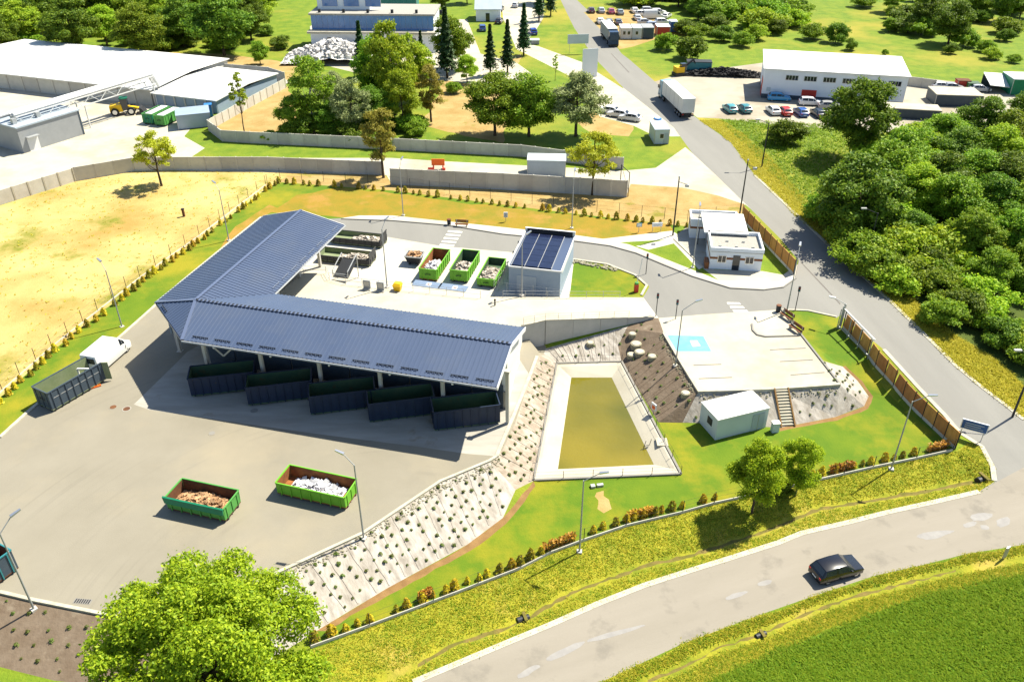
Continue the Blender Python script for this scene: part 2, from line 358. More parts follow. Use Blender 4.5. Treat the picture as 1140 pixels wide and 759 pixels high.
LINES = [ROAD_R_L, ROAD_R_R, LOW_U, LOW_D, DITCH, DITCH_S, FENCE_S, YARD_S, SLOPE_B, YARD_W, HEDGE_W, POND+POND[:1], PAD_E, PAD_B, WALL_B]
PTS = [(739,352,MZ),(783,350,MZ),(863,345,MZ),(899,346,MZ),(850,560,.1),(700,560,.1),(820,500,.1),(1000,450,.4),(960,380,2.0),(930,360,2.5),
       (1140,390,1.0),(1140,330,1.7),(1140,270,2.4),(1140,200,MZ),(1110,480,.2),(1140,690,.0),(1140,800,.0),(800,800,0),(640,350,MZ),(560,330,MZ),(345,262,MZ),(380,244,MZ),
       (330,300,MZ),(640,265,MZ),(800,320,MZ),(840,237,MZ),(0,230,MZ),(0,300,2.5),(0,370,2.3),(100,300,2.4),(-60,400,2.2),(300,190,MZ),(500,190,MZ),(700,190,MZ)]
WPTS = [(-1500,-900,0),(1500,-900,0),(1500,1500,MZ),(-1500,1500,MZ),(0,1500,MZ),(-300,300,MZ),(300,300,MZ),(0,300,MZ),(-300,-100,.5),(300,-100,0),(0,-100,.2),(-300,90,2.2),(300,120,MZ),(-150,40,1.0),(120,40,0),(0,15,.2),(150,70,.8),(-120,160,MZ),(150,160,MZ),(0,500,MZ)]

tv, te = [], []
tz = []
for ln in LINES:
    o = len(tv)
    for (x,y,z) in ln:
        p = G(x,y,z); tv.append(Vector((p.x,p.y))); tz.append(z)
    te += [(o+i,o+i+1) for i in range(len(ln)-1)]
for (x,y,z) in PTS:
    p = G(x,y,z); tv.append(Vector((p.x,p.y))); tz.append(z)
for (x,y,z) in WPTS:
    tv.append(Vector((x,y))); tz.append(z)
cv, ce, cf, ov, oe, of = delaunay_2d_cdt(tv, te, [], 0, 1e-4)
TV = np.array([(p.x,p.y) for p in cv])
TZ = np.zeros(len(cv))
known = np.zeros(len(cv), bool)
for i, src in enumerate(ov):
    if src: TZ[i] = np.mean([tz[s] for s in src]); known[i] = True
for i in np.where(~known)[0]:                      # where two survey lines cross
    d = np.hypot(*(TV[known]-TV[i]).T); k = np.argsort(d)[:3]; w = 1/(d[k]+1e-3); TZ[i] = (TZ[known][k]*w).sum()/w.sum()
TT = np.array([f for f in cf if len(f) == 3])
_A, _B, _C = TV[TT[:,0]], TV[TT[:,1]], TV[TT[:,2]]
_D = (_B[:,1]-_C[:,1])*(_A[:,0]-_C[:,0])+(_C[:,0]-_B[:,0])*(_A[:,1]-_C[:,1])
_ok = np.abs(_D) > 1e-9
TT, _A, _B, _C, _D = TT[_ok], _A[_ok], _B[_ok], _C[_ok], _D[_ok]
def Hs(P):
    P = np.asarray(P, float); out = np.zeros(len(P))
    for k in range(0, len(P), 2000):
        q = P[k:k+2000]
        X = q[:,0,None]; Y = q[:,1,None]
        a = ((_B[:,1]-_C[:,1])*(X-_C[:,0])+(_C[:,0]-_B[:,0])*(Y-_C[:,1]))/_D
        b = ((_C[:,1]-_A[:,1])*(X-_C[:,0])+(_A[:,0]-_C[:,0])*(Y-_C[:,1]))/_D
        c = 1-a-b
        m = np.minimum(np.minimum(a,b),c); i = m.argmax(1); r = np.arange(len(q))
        T = TT[i]
        out[k:k+2000] = TZ[T[:,0]]*a[r,i]+TZ[T[:,1]]*b[r,i]+TZ[T[:,2]]*c[r,i]
    return out
def H(x, y): return float(Hs([(x,y)])[0])
def T(x, y, dz=0.0):                               # pixel -> point on the terrain
    z = 1.5
    for _ in range(12):
        p = G(x,y,z); z2 = H(p.x,p.y)
        if abs(z2-z) < 1e-3: break
        z = z2*.7+z*.3
    p = G(x,y,z); p.z = H(p.x,p.y)+dz; return p
def on(x, y, dz=0.0): return Vector((x,y,H(x,y)+dz))

def dens(pts, step=1.5, jit=0.0, closed=True):
    out = []; n = len(pts)
    for i in range(n if closed else n-1):
        a, b = Vector(pts[i][:2]), Vector(pts[(i+1)%n][:2]); d = (b-a).length; k = max(1, int(d/step))
        for j in range(k):
            p = a.lerp(b, j/k)
            if jit and j: nrm = Vector((-(b-a).y,(b-a).x)).normalized(); p = p+nrm*R.uniform(-jit,jit)
            out.append((p.x,p.y))
    if not closed: out.append(tuple(pts[-1][:2]))
    return out
def pw(px, z=None):                                # pixel outline -> world outline
    return [(T(x,y) if z is None else G(x,y,z)).to_2d()[:] for x,y in px]
def xy(ln): return [(q[0],q[1]) for q in ln]
def smooth2(pts, k=2):                             # Chaikin corner cutting of a closed outline
    for _ in range(k):
        o = []
        for i in range(len(pts)):
            a, b = pts[i], pts[(i+1)%len(pts)]
            o += [(a[0]*.75+b[0]*.25,a[1]*.75+b[1]*.25),(a[0]*.25+b[0]*.75,a[1]*.25+b[1]*.75)]
        pts = o
    return pts

REG = []   # (name, material, world outline, label) later ones lie on top
def reg(name, m, px, label, jit=0.0, step=2.0, rnd=0):
    w = pw(px)
    if rnd: w = smooth2(w, rnd)
    if jit: w = dens(w, step, jit)
    REG.append((name, m, w, label))
reg('verge', 'verge', [(250,800),(352,722)]+xy(FENCE_S)[1:]+[(1080,492),(1093,497),(1105,520),(1107,536)]+xy(LOW_U)[::-1], 'rough yellow green grass between fence and lower road')
reg('verge', 'verge', xy(LOW_D)+[(1250,625),(1140,640),(1077,653),(1009,669),(980,680),(945,693),(893,714),(840,736),(789,760),(700,810)], 'rough yellow green grass south of the lower road', .25)
reg('verge', 'straw', [(776,131),(800,132),(832,152),(862,180),(888,212),(905,236),(918,262),(945,292),(985,322),(1016,330),(1050,362),(1085,385),(1120,408),(1140,430),(1140,467)]+xy(ROAD_R_R)[::-1][1:]+[(813,158)], 'straw coloured verge along the right road', .35)
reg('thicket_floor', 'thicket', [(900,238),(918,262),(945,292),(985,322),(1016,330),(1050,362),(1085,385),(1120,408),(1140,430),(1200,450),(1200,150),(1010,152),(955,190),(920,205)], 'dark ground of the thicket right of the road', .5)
reg('field', 'crop', [(789,760),(840,736),(893,714),(945,693),(980,680),(1009,669),(1077,653),(1140,640),(1250,625),(1250,830),(740,830)], 'tall bright green grass field in the bottom right corner', .3)
reg('dry_field', 'dry', [(-70,500)]+xy(HEDGE_W)[1:]+[(320,196),(428,194),(300,187),(195,188),(150,190),(84,202),(0,229),(-120,262)], 'scorched straw yellow field on the left')
reg('dry_strip', 'drytop', [(298,209),(320,196),(428,194),(436,205),(697,219),(702,205),(760,209),(800,218),(829,226),(829,237),(765,252),(640,238),(435,212),(312,203)], 'dry orange strip below the concrete wall')
reg('lawn', 'lawn', [(-70,540),(0,487),(33,457),(134,375),(160,352),(291,242),(345,247),(380,243),(437,241),(560,253),(642,262),(690,268),(765,252),(640,238),(435,212),(312,203),(298,209)]+xy(HEDGE_W)[::-1][1:], 'lawn strip inside the hedge')
reg('scorched_lawn', 'brownlawn', [(300,236),(330,217),(380,209),(440,216),(600,236),(745,250),(750,257),(690,268),(642,262),(560,253),(437,241),(380,242),(345,240)], 'orange brown scorched lawn beside the loop road', .4)
reg('scorched_lawn', 'brownlawn', [(250,268),(262,252),(300,228),(310,232),(291,242),(262,266),(236,288)], 'scorched patch of lawn by the canopy', .4)
reg('lawn', 'lawn', [(346,719)]+xy(FENCE_S)[1:]+[(1052,492),(984,432),(931,352),(899,346),(870,346),(892,373),(914,400),(938,408),(955,424),(967,441),(962,452),(930,464),(868,476),(790,471),(733,470),(758,528),(594,535)]+xy(SLOPE_B)[5:][::-1], 'mown green lawn around the fire pond')
for k in range(len(DITCH)-1):
    a_, b_ = DITCH[k], DITCH[k+1]
    if 1 <= k: reg('ditch', 'ditch', [(a_[0],a_[1]-2.2),(b_[0],b_[1]-2.2),(b_[0],b_[1]+1.6),(a_[0],a_[1]+1.6)], 'dark bed of the roadside ditch', .12, .5)
for k in range(1,len(DITCH_S)-1):
    a_, b_ = DITCH_S[k], DITCH_S[k+1]
    if R.random() < .7: reg('ditch', 'ditch', [(a_[0],a_[1]-1.4),(b_[0],b_[1]-1.4),(b_[0],b_[1]+1.2),(a_[0],a_[1]+1.2)], 'dark bed of the southern roadside ditch', .12, .5)
reg('soil_edge', 'soil', [(352,702),(430,655),(520,606),(560,576),(594,535),(596,541),(563,583),(523,613),(433,662),(362,702)], 'bare soil edge below the white slope', .12, 1.0)
reg('bare_patch', 'drytop', [(664,548),(672,546),(678,556),(681,566),(672,571),(665,566)], 'bare sandy patch in the lawn below the pond', .35, .5)
reg('soil_edge', 'soil', [(868,476),(930,464),(962,452),(967,441),(955,424),(938,408),(941,407),(959,423),(972,441),(966,455),(932,468),(868,480)], 'bare soil edge below the parking slope', .1, 1.0)
reg('slope', 'sheet', [(262,664),(310,637),(405,593),(490,536),(545,513),(574,545),(560,576),(520,606),(430,655),(352,702),(300,735)], 'white sheeted slope below the yard')
reg('slope', 'brownsheet', [(545,513),(560,500),(574,470),(590,420),(600,394),(620,405),(594,535),(574,545)], 'brown sheeted slope beside the fire pond')
reg('slope', 'sheet', [(600,394),(607,388),(640,379),(690,365),(700,362),(688,385),(692,403),(620,405)], 'white sheeted slope above the fire pond')
reg('slope', 'darksheet', [(700,362),(728,354),(739,352),(739,371),(758,403),(778,436),(790,471),(733,470),(692,403),(688,385)], 'dark mulch slope between pond and parking')
reg('slope', 'sheet', [(775,440),(778,436),(862,433),(935,428),(914,401),(938,408),(955,424),(967,441),(962,452),(930,464),(868,476),(790,471),(760,470)], 'white sheeted slope below the parking')
reg('slope', 'darksheet', [(-60,650),(0,659),(38,668),(113,683),(200,694),(250,671),(262,664),(300,735),(200,775),(60,757),(0,742),(-60,735)], 'dark mulch slope below the yard corner')
reg('yard', 'yard', xy(YARD_S)+[(608,386),(560,335),(345,262),(345,247),(291,242)]+xy(YARD_W)[::-1][1:]+[(-120,640)], 'pale worn asphalt yard')
reg('bay_slab', 'slab', [(208,392),(149,450),(166,456),(340,481),(521,505),(553,508),(572,462),(590,418),(560,372),(330,320)], 'concrete slab under the canopy')
reg('loop_road', 'road', [(345,245),(380,243),(438,246),(497,251),(560,261),(642,269),(679,274),(708,282),(739,295),(771,308),(813,321),(850,323),(872,320),(886,310),(890,291),(935,351),(931,354),(899,346),(863,345),(783,350),(733,354),(716,331),(723,319),(708,306),(676,294),(639,288),(560,280),(491,274),(432,264),(345,262)], 'asphalt loop road past the gatehouse')
reg('concrete_pad', 'white_conc', [(345,262),(432,264),(491,274),(560,280),(640,288),(634,334),(716,331),(733,354),(600,356),(330,320)], 'bright concrete pad under the open containers')
reg('grass_island', 'lawn', [(639,289),(676,295),(706,307),(719,318),(713,328),(634,331)], 'small green lawn beside the solar roof building')
reg('pavement', 'white_conc', [(380,243),(400,240),(437,240),(560,253),(642,262),(671,266),(700,272),(740,288),(778,303),(800,312),(850,312),(872,306),(884,297),(890,293),(886,310),(872,320),(850,323),(813,321),(771,308),(739,295),(708,282),(679,274),(642,269),(560,261),(497,251),(438,246)], 'white pavement along the loop road')
reg('path', 'white_conc', [(671,266),(748,257),(756,262),(756,266),(686,270)], 'white footpath to the gatehouse')
reg('path', 'white_conc', [(708,274),(750,265),(766,270),(784,297),(778,300),(750,271),(722,278)], 'white footpath before the gatehouse')
reg('paving', 'slab', [(752,262),(766,252),(795,275),(795,306),(783,299)], 'grey paving beside the gatehouse')
reg('paving', 'concrete', [(783,299),(795,300),(850,302),(878,307),(866,314),(850,313),(800,312)], 'paving before the gatehouse')
reg('parking', 'concrete', [(739,371),(733,354),(783,350),(863,345),(870,345),(892,373),(914,401),(935,428),(862,433),(778,436),(758,403)], 'cream concrete parking pad')
reg('lower_road', 'loroad', xy(LOW_U)+[(1107,536),(1140,520),(1190,505),(1250,495)]+xy(LOW_D)[::-1], 'worn lower road')
reg('drive', 'concrete', [(797,195),(771,171),(763,164),(730,187),(695,190),(500,180),(436,176),(195,176),(185,178),(195,190),(430,195),(436,205),(697,219),(702,205),(760,209),(800,218),(830,228),(842,238)], 'pale concrete drive between the walls')
reg('right_road', 'road', xy(ROAD_R_L)+[(1140,520),(1190,505)]+xy(ROAD_R_R)[::-1][1:]+[(813,158),(776,132),(729,91),(700,66),(692,60),(664,21),(642,0),(630,-20),(612,-20),(624,0),(639,31),(662,65),(694,98),(722,120),(750,142),(771,171),(797,195),(840,237),(869,266)], 'grey road running down the right side')
reg('layby', 'concrete', [(694,98),(722,120),(750,142),(757,152),(730,152),(705,140),(668,130),(655,118),(664,106)], 'pale parking bay beside the road')
reg('dirt', 'drytop', [(560,160),(580,60),(500,80),(470,140)], 'dry ground among the trees', .5)
reg('dirt', 'drytop', [(655,118),(668,130),(705,140),(700,152),(660,150),(640,135)], 'dry ground beside the parked white cars', .4)
reg('dirt', 'drytop', [(-40,48),(60,50),(150,58),(240,60),(340,72),(320,92),(300,84),(237,76),(75,62),(-40,52)], 'bare orange ground behind the white hall', .5)
reg('dirt', 'drytop', [(235,140),(318,95),(330,110),(330,158),(282,158),(248,155)], 'dry ground beside the birch', .5)
reg('works_yard', 'concrete', [(-160,270),(0,228),(84,201),(150,189),(195,187),(228,165),(205,152),(215,140),(236,128),(293,98),(330,92),(200,60),(-160,60)], 'pale concrete works yard on the left')
reg('hall_yard', 'slabyard', [(729,91),(776,131),(800,132),(870,140),(1010,148),(1090,152),(1135,120),(1140,100),(1000,84),(850,70),(760,82)], 'pale yard around the white hall')
reg('car_park', 'drytop', [(650,14),(690,10),(735,12),(742,40),(705,52),(690,55)], 'gravel car park at the top')
reg('footway', 'concrete', [(584,48),(600,52),(655,72),(664,80),(694,99),(664,106),(648,92),(605,70),(575,55),(560,20),(556,-20),(606,-20),(605,20),(596,35)], 'pale drive past the small spruces')
reg('works_drive', 'concrete', [(345,30),(356,20),(420,18),(520,22),(535,60),(575,70),(600,88),(560,100),(500,90),(440,92),(350,70)], 'pale ground around the blue banded building')

allv, alle = [], []
for x in np.arange(-240, 241, 12):
    for y in np.arange(20, 420, 12): allv.append((x+R.uniform(-2,2), y+R.uniform(-2,2)))
allv += [(x,y) for x,y,_ in WPTS]
for e in ce: pass
base = len(allv)
allv += [tuple(p) for p in TV]
alle += [(base+a, base+b) for a,b in ce]
faces_in = []
for name, m, w, lab in REG:
    o = len(allv); allv += w; alle += [(o+i, o+(i+1)%len(w)) for i in range(len(w))]
fv, fe, ff, _1, _2, _3 = delaunay_2d_cdt([Vector(p) for p in allv], alle, [], 0, 1e-3)
FV = np.array([(p.x,p.y) for p in fv]); FZ = Hs(FV)
FT = np.array([f for f in ff if len(f) == 3])
CEN = FV[FT].mean(1)
def inside(P, poly):
    P = np.asarray(P); x, y = P[:,0], P[:,1]; r = np.zeros(len(P), bool); n = len(poly); j = n-1
    for i in range(n):
        xi, yi = poly[i]; xj, yj = poly[j]
        if yi != yj:
            c = ((yi > y) != (yj > y)) & (x < (xj-xi)*(y-yi)/(yj-yi)+xi); r ^= c
        j = i
    return r
own = np.full(len(FT), -1)
for i, (name, m, w, lab) in enumerate(REG): own[inside(CEN, w)] = i
pondw = [G(x,y,z).to_2d()[:] for x,y,z in POND]
own[inside(CEN, pondw)] = -2                        # the basin is open here
own[np.abs(FV[FT]).max((1,2)) > 5000] = -2
def submesh(name, mask, m):
    t = FT[mask]; u, inv = np.unique(t, return_inverse=True); inv = inv.reshape(t.shape)
    me = bpy.data.meshes.new(name)
    me.from_pydata([(FV[i,0],FV[i,1],FZ[i]) for i in u], [], [tuple(int(k) for k in q) for q in inv])
    me.materials.append(m); me.update(); return put(name, me)
struct(submesh('ground', own == -1, M['meadow']), 'green meadow all around the site')
for i, (name, m, w, lab) in enumerate(REG):
    if (own == i).any(): struct(submesh(name, own == i, M[m]), lab)

def kerb(px, label, w=.22, h=.13, m='kerb', z=None, closed=False, name='kerb'):
    p = [T(x,y) if z is None else G(x,y,z) for x,y in px]
    pts = dens([(q.x,q.y) for q in p], 2.0, 0, closed)
    mb = MB(); n = len(pts)
    zz = Hs(pts) if z is None else [z]*n
    V = []
    for i in range(n):
        a = Vector(pts[max(i-1,0)]) if not closed else Vector(pts[i-1]); b = Vector(pts[min(i+1,n-1)]) if not closed else Vector(pts[(i+1)%n])
        d = (b-a).normalized(); nr = Vector((-d.y,d.x))*(w/2); c = Vector(pts[i])
        for s_, zt in ((-1,-.15),(-1,h),(1,h),(1,-.15)): q = c+nr*s_; V.append((q.x,q.y,zz[i]+zt))
    F_ = []
    for i in range(n if closed else n-1):
        j = (i+1)%n
        F_ += [(4*i+k,4*i+k+1,4*j+k+1,4*j+k) for k in range(3)]
    if not closed: F_ += [(0,3,2,1),(4*n-4,4*n-3,4*n-2,4*n-1)]
    mb.add(V,F_); return struct(mb.build(name, M[m]), label)
kerb(xy(YARD_S)[:9]+[(553,508)], 'pale kerb along the yard edge', .28, .13)
kerb([(553,508),(572,463),(589,421),(598,397)], 'pale kerb beside the canopy end', .35, .14)
kerb(xy(YARD_W)[1:], 'pale kerb below the left lawn strip', .35, .12)
kerb([(380,244),(438,246),(497,251),(560,261),(642,269),(679,274),(708,282),(739,295),(771,308),(813,321),(850,323),(872,320),(886,310),(890,291)], 'grey kerb of the loop road pavement', .2, .12, 'kerbgrey')
kerb([(639,289),(676,294.5),(707,306.5),(720,318),(714,329)], 'pale kerb round the small lawn', .3, .13)
kerb([(739,371),(758,403),(778,436),(862,433),(935,428)], 'pale kerb of the parking pad', .35, .14)
kerb([(935,428),(914,401),(892,373),(870,345)], 'grey kerb at the parking lawn edge', .2, .13, 'kerbgrey')
kerb([(837,361),(838,368),(843,373),(852,375),(868,374.5),(889,374)], 'curved grey kerb inside the parking', .2, .13, 'kerbgrey')
kerb([(870,345),(899,346),(931,353)], 'pale kerb of the lawn by the gate', .25, .12)
kerb([(x,y) for x,y,_ in ROAD_R_R[:-1]], 'pale kerb on the far side of the right road', .45, .05)
kerb([(984,389),(1024,433),(1051,461),(1069,482),(1093,497),(1105,520),(1107,535)], 'pale kerb at the near side of the right road', .45, .05)
kerb(xy(LOW_U)[1:], 'sandy shoulder of the lower road', .5, .03)
kerb([(750,266),(783,298)], 'white kerb of the gatehouse path', .2, .1)

def paint(name, px, m, label, dz=.006):
    w = pw(px); z = Hs(w)+dz
    mb = MB(); mb.add([(a[0],a[1],c) for a,c in zip(w,z)], [tuple(range(len(w)))])
    o = mb.build(name, M[m]); return struct(o, label)
paint('blue_marking', [(741,373),(783,374),(792,391),(752,391)], 'blue_paint', 'blue painted parking bay')
paint('bay_symbol', [(768,379),(776,379),(780,385),(771,386)], 'white_paint', 'white symbol in the blue bay', .012)
for k,(a,b) in enumerate((((857,389),(897,387)),((868,402),(905,400)),((880,417),(918,414)),((772,406),(803,405)),((778,421),(815,419.5)))):
    paint('bay_line', [a,b,(b[0],b[1]+.9),(a[0],a[1]+.9)], 'joint', 'thin dark bay line on the parking pad')
for k in range(5):
    t = k/4; x0 = 499-9*t; y0 = 256.5+15*t
    paint('crossing_stripe', [(x0,y0),(x0+16,y0+1.2),(x0+15.2,y0+3),(x0-.8,y0+1.8)], 'white_paint', 'white stripe of the crossing by the bench')
for k in range(3):
    x0 = 809+3.2*k; y0 = 336.5+4.2*k
    paint('crossing_stripe', [(x0,y0),(x0+14+k,y0+.2),(x0+16+k,y0+2.4),(x0+1.5,y0+2.4)], 'white_paint', 'white stripe of the crossing by the gate')
for px in ([(604,732),(648,712),(653,716),(613,737)],[(652,711),(716,694),(719,697),(655,716)],[(806,664),(831,656),(834,660),(810,669)],[(842,649),(858,644),(860,648),(846,653)],[(575,750),(598,738),(603,742),(578,757)],
           [(1020,594),(1060,589),(1064,592),(1036,601),(1022,599)],[(1071,583),(1086,579),(1088,584),(1074,588)],[(1080,572),(1104,570),(1106,576),(1090,580),(1080,578)],[(1108,578),(1124,574),(1126,583),(1112,588)],[(1090,584),(1100,584),(1102,589),(1092,589)]):
    w = smooth2(px,2); w = [(x+R.uniform(-.8,.8),y+R.uniform(-.5,.5)) for x,y in w]
    paint('road_patch', w, 'patch', 'pale repair patch on the lower road')
paint('road_joint', [(891,292),(892,291.5),(936,338),(935,339)], 'joint', 'dark joint where the gate drive meets the road')
paint('road_streak', [(680,60),(681,60),(701,81),(699.5,81)], 'joint', 'dark streak behind the far lorry')

# ------------------------------------------------------------------ fire pond basin
def ring(a, b):
    n = len(a); return MB().add(list(a)+list(b), [(i,(i+1)%n,n+(i+1)%n,n+i) for i in range(n)])
po = [G(x,y,.05) for x,y,_ in POND]
cen = sum(po, Vector())/4
ci = [p.lerp(cen, .07) for p in po]
wi = [G(x,y,-.55) for x,y in ((636,420),(681,420),(728,517),(621,522))]
bo = [Vector((p.x,p.y,-.9)).lerp(Vector((cen.x,cen.y,-.9)), .06) for p in wi]
pond = thing('fire_pond', 'concrete rimmed trapezoid pond full of olive water', 'pond', (cen.x,cen.y,0))
lc = lambda L_: [(p.x-cen.x,p.y-cen.y,p.z) for p in L_]
ci_up = [Vector((p.x,p.y,.12)) for p in ci]; po_up = [Vector((p.x,p.y,.12)) for p in po]; po_dn = [Vector((p.x,p.y,-.5)) for p in po]
cop = ring(lc(po_dn), lc(po_up)); q = ring(lc(po_up), lc(ci_up)); cop.add(q.v,q.f)
cop.build('coping', M['concrete'], pond)
ed = MB()
for k in range(4): ed.bar(tuple(Vector(lc(po_up)[k])+Vector((0,0,.03))), tuple(Vector(lc(po_up)[(k+1)%4])+Vector((0,0,.03))), .22, .16)
ed.build('edge_beam', M['kerbgrey'], pond)
bk = ring(lc(ci_up), lc(wi)); q = ring(lc(wi), lc(bo)); bk.add(q.v,q.f); bk.add(lc(bo), [(3,2,1,0)])
bk.build('basin', M['concrete'], pond)
wm = bpy.data.materials.new('pond water'); wm.use_nodes = True
b_ = wm.node_tree.nodes['Principled BSDF']; b_.inputs['Base Color'].default_value = (.125,.105,.006,1); b_.inputs['Roughness'].default_value = .04; b_.inputs['Specular IOR Level'].default_value = .7
_n = wm.node_tree.nodes.new('ShaderNodeTexNoise'); _n.inputs['Scale'].default_value = .09; _n.inputs['Detail'].default_value = 2
_g = wm.node_tree.nodes.new('ShaderNodeNewGeometry'); wm.node_tree.links.new(_g.outputs['Position'], _n.inputs['Vector'])
_r = wm.node_tree.nodes.new('ShaderNodeValToRGB'); _r.color_ramp.elements[0].color = (.088,.085,.003,1); _r.color_ramp.elements[1].color = (.175,.140,.007,1)
_r.color_ramp.elements[0].position = .35; _r.color_ramp.elements[1].position = .65
wm.node_tree.links.new(_n.outputs[0], _r.inputs[0]); wm.node_tree.links.new(_r.outputs[0], b_.inputs['Base Color'])
_n2 = wm.node_tree.nodes.new('ShaderNodeTexNoise'); _n2.inputs['Scale'].default_value = 1.2; wm.node_tree.links.new(_g.outputs['Position'], _n2.inputs['Vector'])
_b2 = wm.node_tree.nodes.new('ShaderNodeBump'); _b2.inputs['Distance'].default_value = .03; wm.node_tree.links.new(_n2.outputs[0], _b2.inputs['Height']); wm.node_tree.links.new(_b2.outputs[0], b_.inputs['Normal'])
MB().add([(p.x-cen.x,p.y-cen.y,-.56) for p in [Vector(w).lerp(cen, -.01) for w in wi]], [(0,3,2,1)] if False else [(0,1,2,3)]).build('water', wm, pond)
lad = MB()
for px in ((716,497),(722,495)):
    p = G(px[0],px[1],-.3)-cen; lad.tube((p.x,p.y,-.8),(p.x+.25,p.y+.1,.35),.03,.03,6)
for k in range(3):
    p = G(716,497+k*1.5,-.3)-cen; r_ = G(722,495+k*1.5,-.3)-cen; lad.tube((p.x,p.y,-.3-.15*k),(r_.x,r_.y,-.3-.15*k),.03,.03,6)
lad.build('ladder', M['darkmetal'], pond)
st = G(737,492,.14)-cen
MB().box(st.x-.55,st.x+.55,st.y-.6,st.y+.6,.1,.2).build('inlet_cover', M['kerb'], pond)
# railing round the pond
def rail_posts(name, label, cat, pts, zf, h, step, mpost, wires, rp=.03, rw=.012, plinth=0, group=None, root=None, wmat=None):
    L0 = Vector(pts[0]); r0 = root or thing(name, label, cat, (L0.x,L0.y,zf(L0.x,L0.y)), 0, group)
    o = r0.location
    P = dens(pts, step, 0, False); Z = [zf(*p) for p in P]
    post = None
    for p,z in zip(P,Z):
        if post is None: post = MB().tube((0,0,-.1),(0,0,h),rp,rp,6).mesh('post', M[mpost])
        put('post', post, r0, (p[0]-o.x,p[1]-o.y,z-o.z))
    for i in range(len(P)-1):
        a = Vector((P[i][0]-o.x,P[i][1]-o.y,Z[i]-o.z)); b = Vector((P[i+1][0]-o.x,P[i+1][1]-o.y,Z[i+1]-o.z))
        if wires:
            mb = MB()
            for hh in wires: mb.tube(a+Vector((0,0,hh*h)), b+Vector((0,0,hh*h)), rw, rw, 4)
            mb.build('mesh_panel', M[wmat or mpost], r0)
        if plinth:
            MB().bar(a+Vector((0,0,plinth/2)), b+Vector((0,0,plinth/2)), .08, plinth+.1).build('plinth', M['wallpale'], r0)
    return r0
pr = [p.to_2d()[:] for p in [po[0],po[1],po[2],po[3],po[0]]]
rail_posts('pond_fence', 'low dark wire fence around the fire pond', 'fence', pr, lambda x,y: .1, 1.0, 2.4, 'darkmetal', (.1,.55,.97), .03, .010)
# ------------------------------------------------------------------ canopy over the container bays
CA = math.radians(-14.48)
CO = Vector((-33.36, 76.72, YZ))
def Lw(x, y, z=0.0):
    return Vector((CO.x+x*math.cos(CA)-y*math.sin(CA), CO.y+x*math.sin(CA)+y*math.cos(CA), CO.z+z))
def Wl(p):
    d = Vector(p)-CO; return Vector((d.x*math.cos(CA)+d.y*math.sin(CA), -d.x*math.sin(CA)+d.y*math.cos(CA), d.z))
canopy = thing('canopy', 'L shaped open canopy with blue grey ribbed metal roof over container bays', 'canopy', CO, CA)
EV, RD = 6.6, 8.0
RX, RY = .45, -.6
XE, YF, YB, XW, XI, YN = 34.6, -6.0, 4.9, -5.1, 6.3, 23.5
def ribbed(name, pairs, label=None, hgt=.055):
    # pairs(s): s in 0..n sample -> (eave point, ridge point); raised rib every second pair
    mb = MB(); V = []; F_ = []
    for i,(a,b) in enumerate(pairs):
        up = hgt if (i % 4) in (2,3) else 0.0
        V += [(a[0],a[1],a[2]+up),(b[0],b[1],b[2]+up)]
    for i in range(len(pairs)-1): F_.append((2*i,2*i+2,2*i+3,2*i+1))
    mb.add(V,F_); return mb.build(name, M['roof'], canopy)
def samples(a, b, period=.46):
    n = max(1, round((b-a)/period)); o = []
    for k in range(n):
        s = a+(b-a)*k/n; w = (b-a)/n
        o += [s, s+w*.60, s+w*.68, s+w*.92]
    return o+[b]
# front slope: rib lines along y
def zf(y): return RD+(y-RY)/(YF-RY)*(EV-RD)
def zb_(y): return RD+(y-RY)/(YB-RY)*(EV-RD)
def ze(x): return RD+(x-RX)/(XI-RX)*(EV-RD)
fr_ = []
for x in samples(RX+.02, XE):
    y = max(YF, RY+(x-RX)*(YF-RY)/(2-RX)); fr_.append(((x,y,zf(y)),(x,RY,RD)))
ribbed('roof_slope', fr_); bk_ = []
for x in samples(RX+.02, XE):
    y = min(YB, RY+(x-RX)*(YB-RY)/(XI-RX)); bk_.append(((x,y,zb_(y)),(x,RY,RD)))
ribbed('roof_slope', bk_); ea_ = []
for y in samples(RY+.02, YN):
    x = min(XI, RX+(y-RY)*(XI-RX)/(YB-RY)); ea_.append(((x,y,ze(x)),(RX,y,RD)))
ribbed('roof_slope', ea_); we_ = []
for y in samples(RY+.02, YN):
    x = XW if y >= 0 else XW+(0-y)/(0-RY)*(RX-XW); we_.append(((x,y,EV+(x-XW)/(RX-XW)*(RD-EV)),(RX,y,RD)))
ribbed('roof_slope', we_)
cB, cC = Vector((2.0,-6.0,EV)), Vector((XW,0,EV)); cA = Vector((RX,RY,RD))
be = (cC-cB); bl = be.length; bu = be/bl; sf = (Vector((RX,RY,EV))-cB).dot(bu); prs = []
for s in samples(0, bl):
    t = s/sf if s < sf else (bl-s)/(bl-sf); e = cB+bu*s
    foot = cB+bu*sf; prs.append((e, e+(cA-foot)*t))
ribbed('roof_slope', prs)
def cap(a, b, w=.34, m='ridge'): MB().bar(Vector(a)+Vector((0,0,.07)), Vector(b)+Vector((0,0,.07)), w, .06).build('ridge_cap', M[m], canopy)
cap(cA,(XE,RY,RD)); cap(cA,(RX,YN,RD)); cap(cA,cC); cap(cA,cB); 
dots = MB()
for k in range(74): x = .7+k*.458; dots.box(x-.11,x+.11,RY-.15,RY+.15,RD+.102,RD+.13)
dots.build('ridge_closures', M['darkmetal'], canopy)
def fascia(a, b, m='white', h=.30, w=.10):
    MB().bar(Vector(a)+Vector((0,0,-.17)), Vector(b)+Vector((0,0,-.17)), w, h).build('fascia', M[m], canopy)
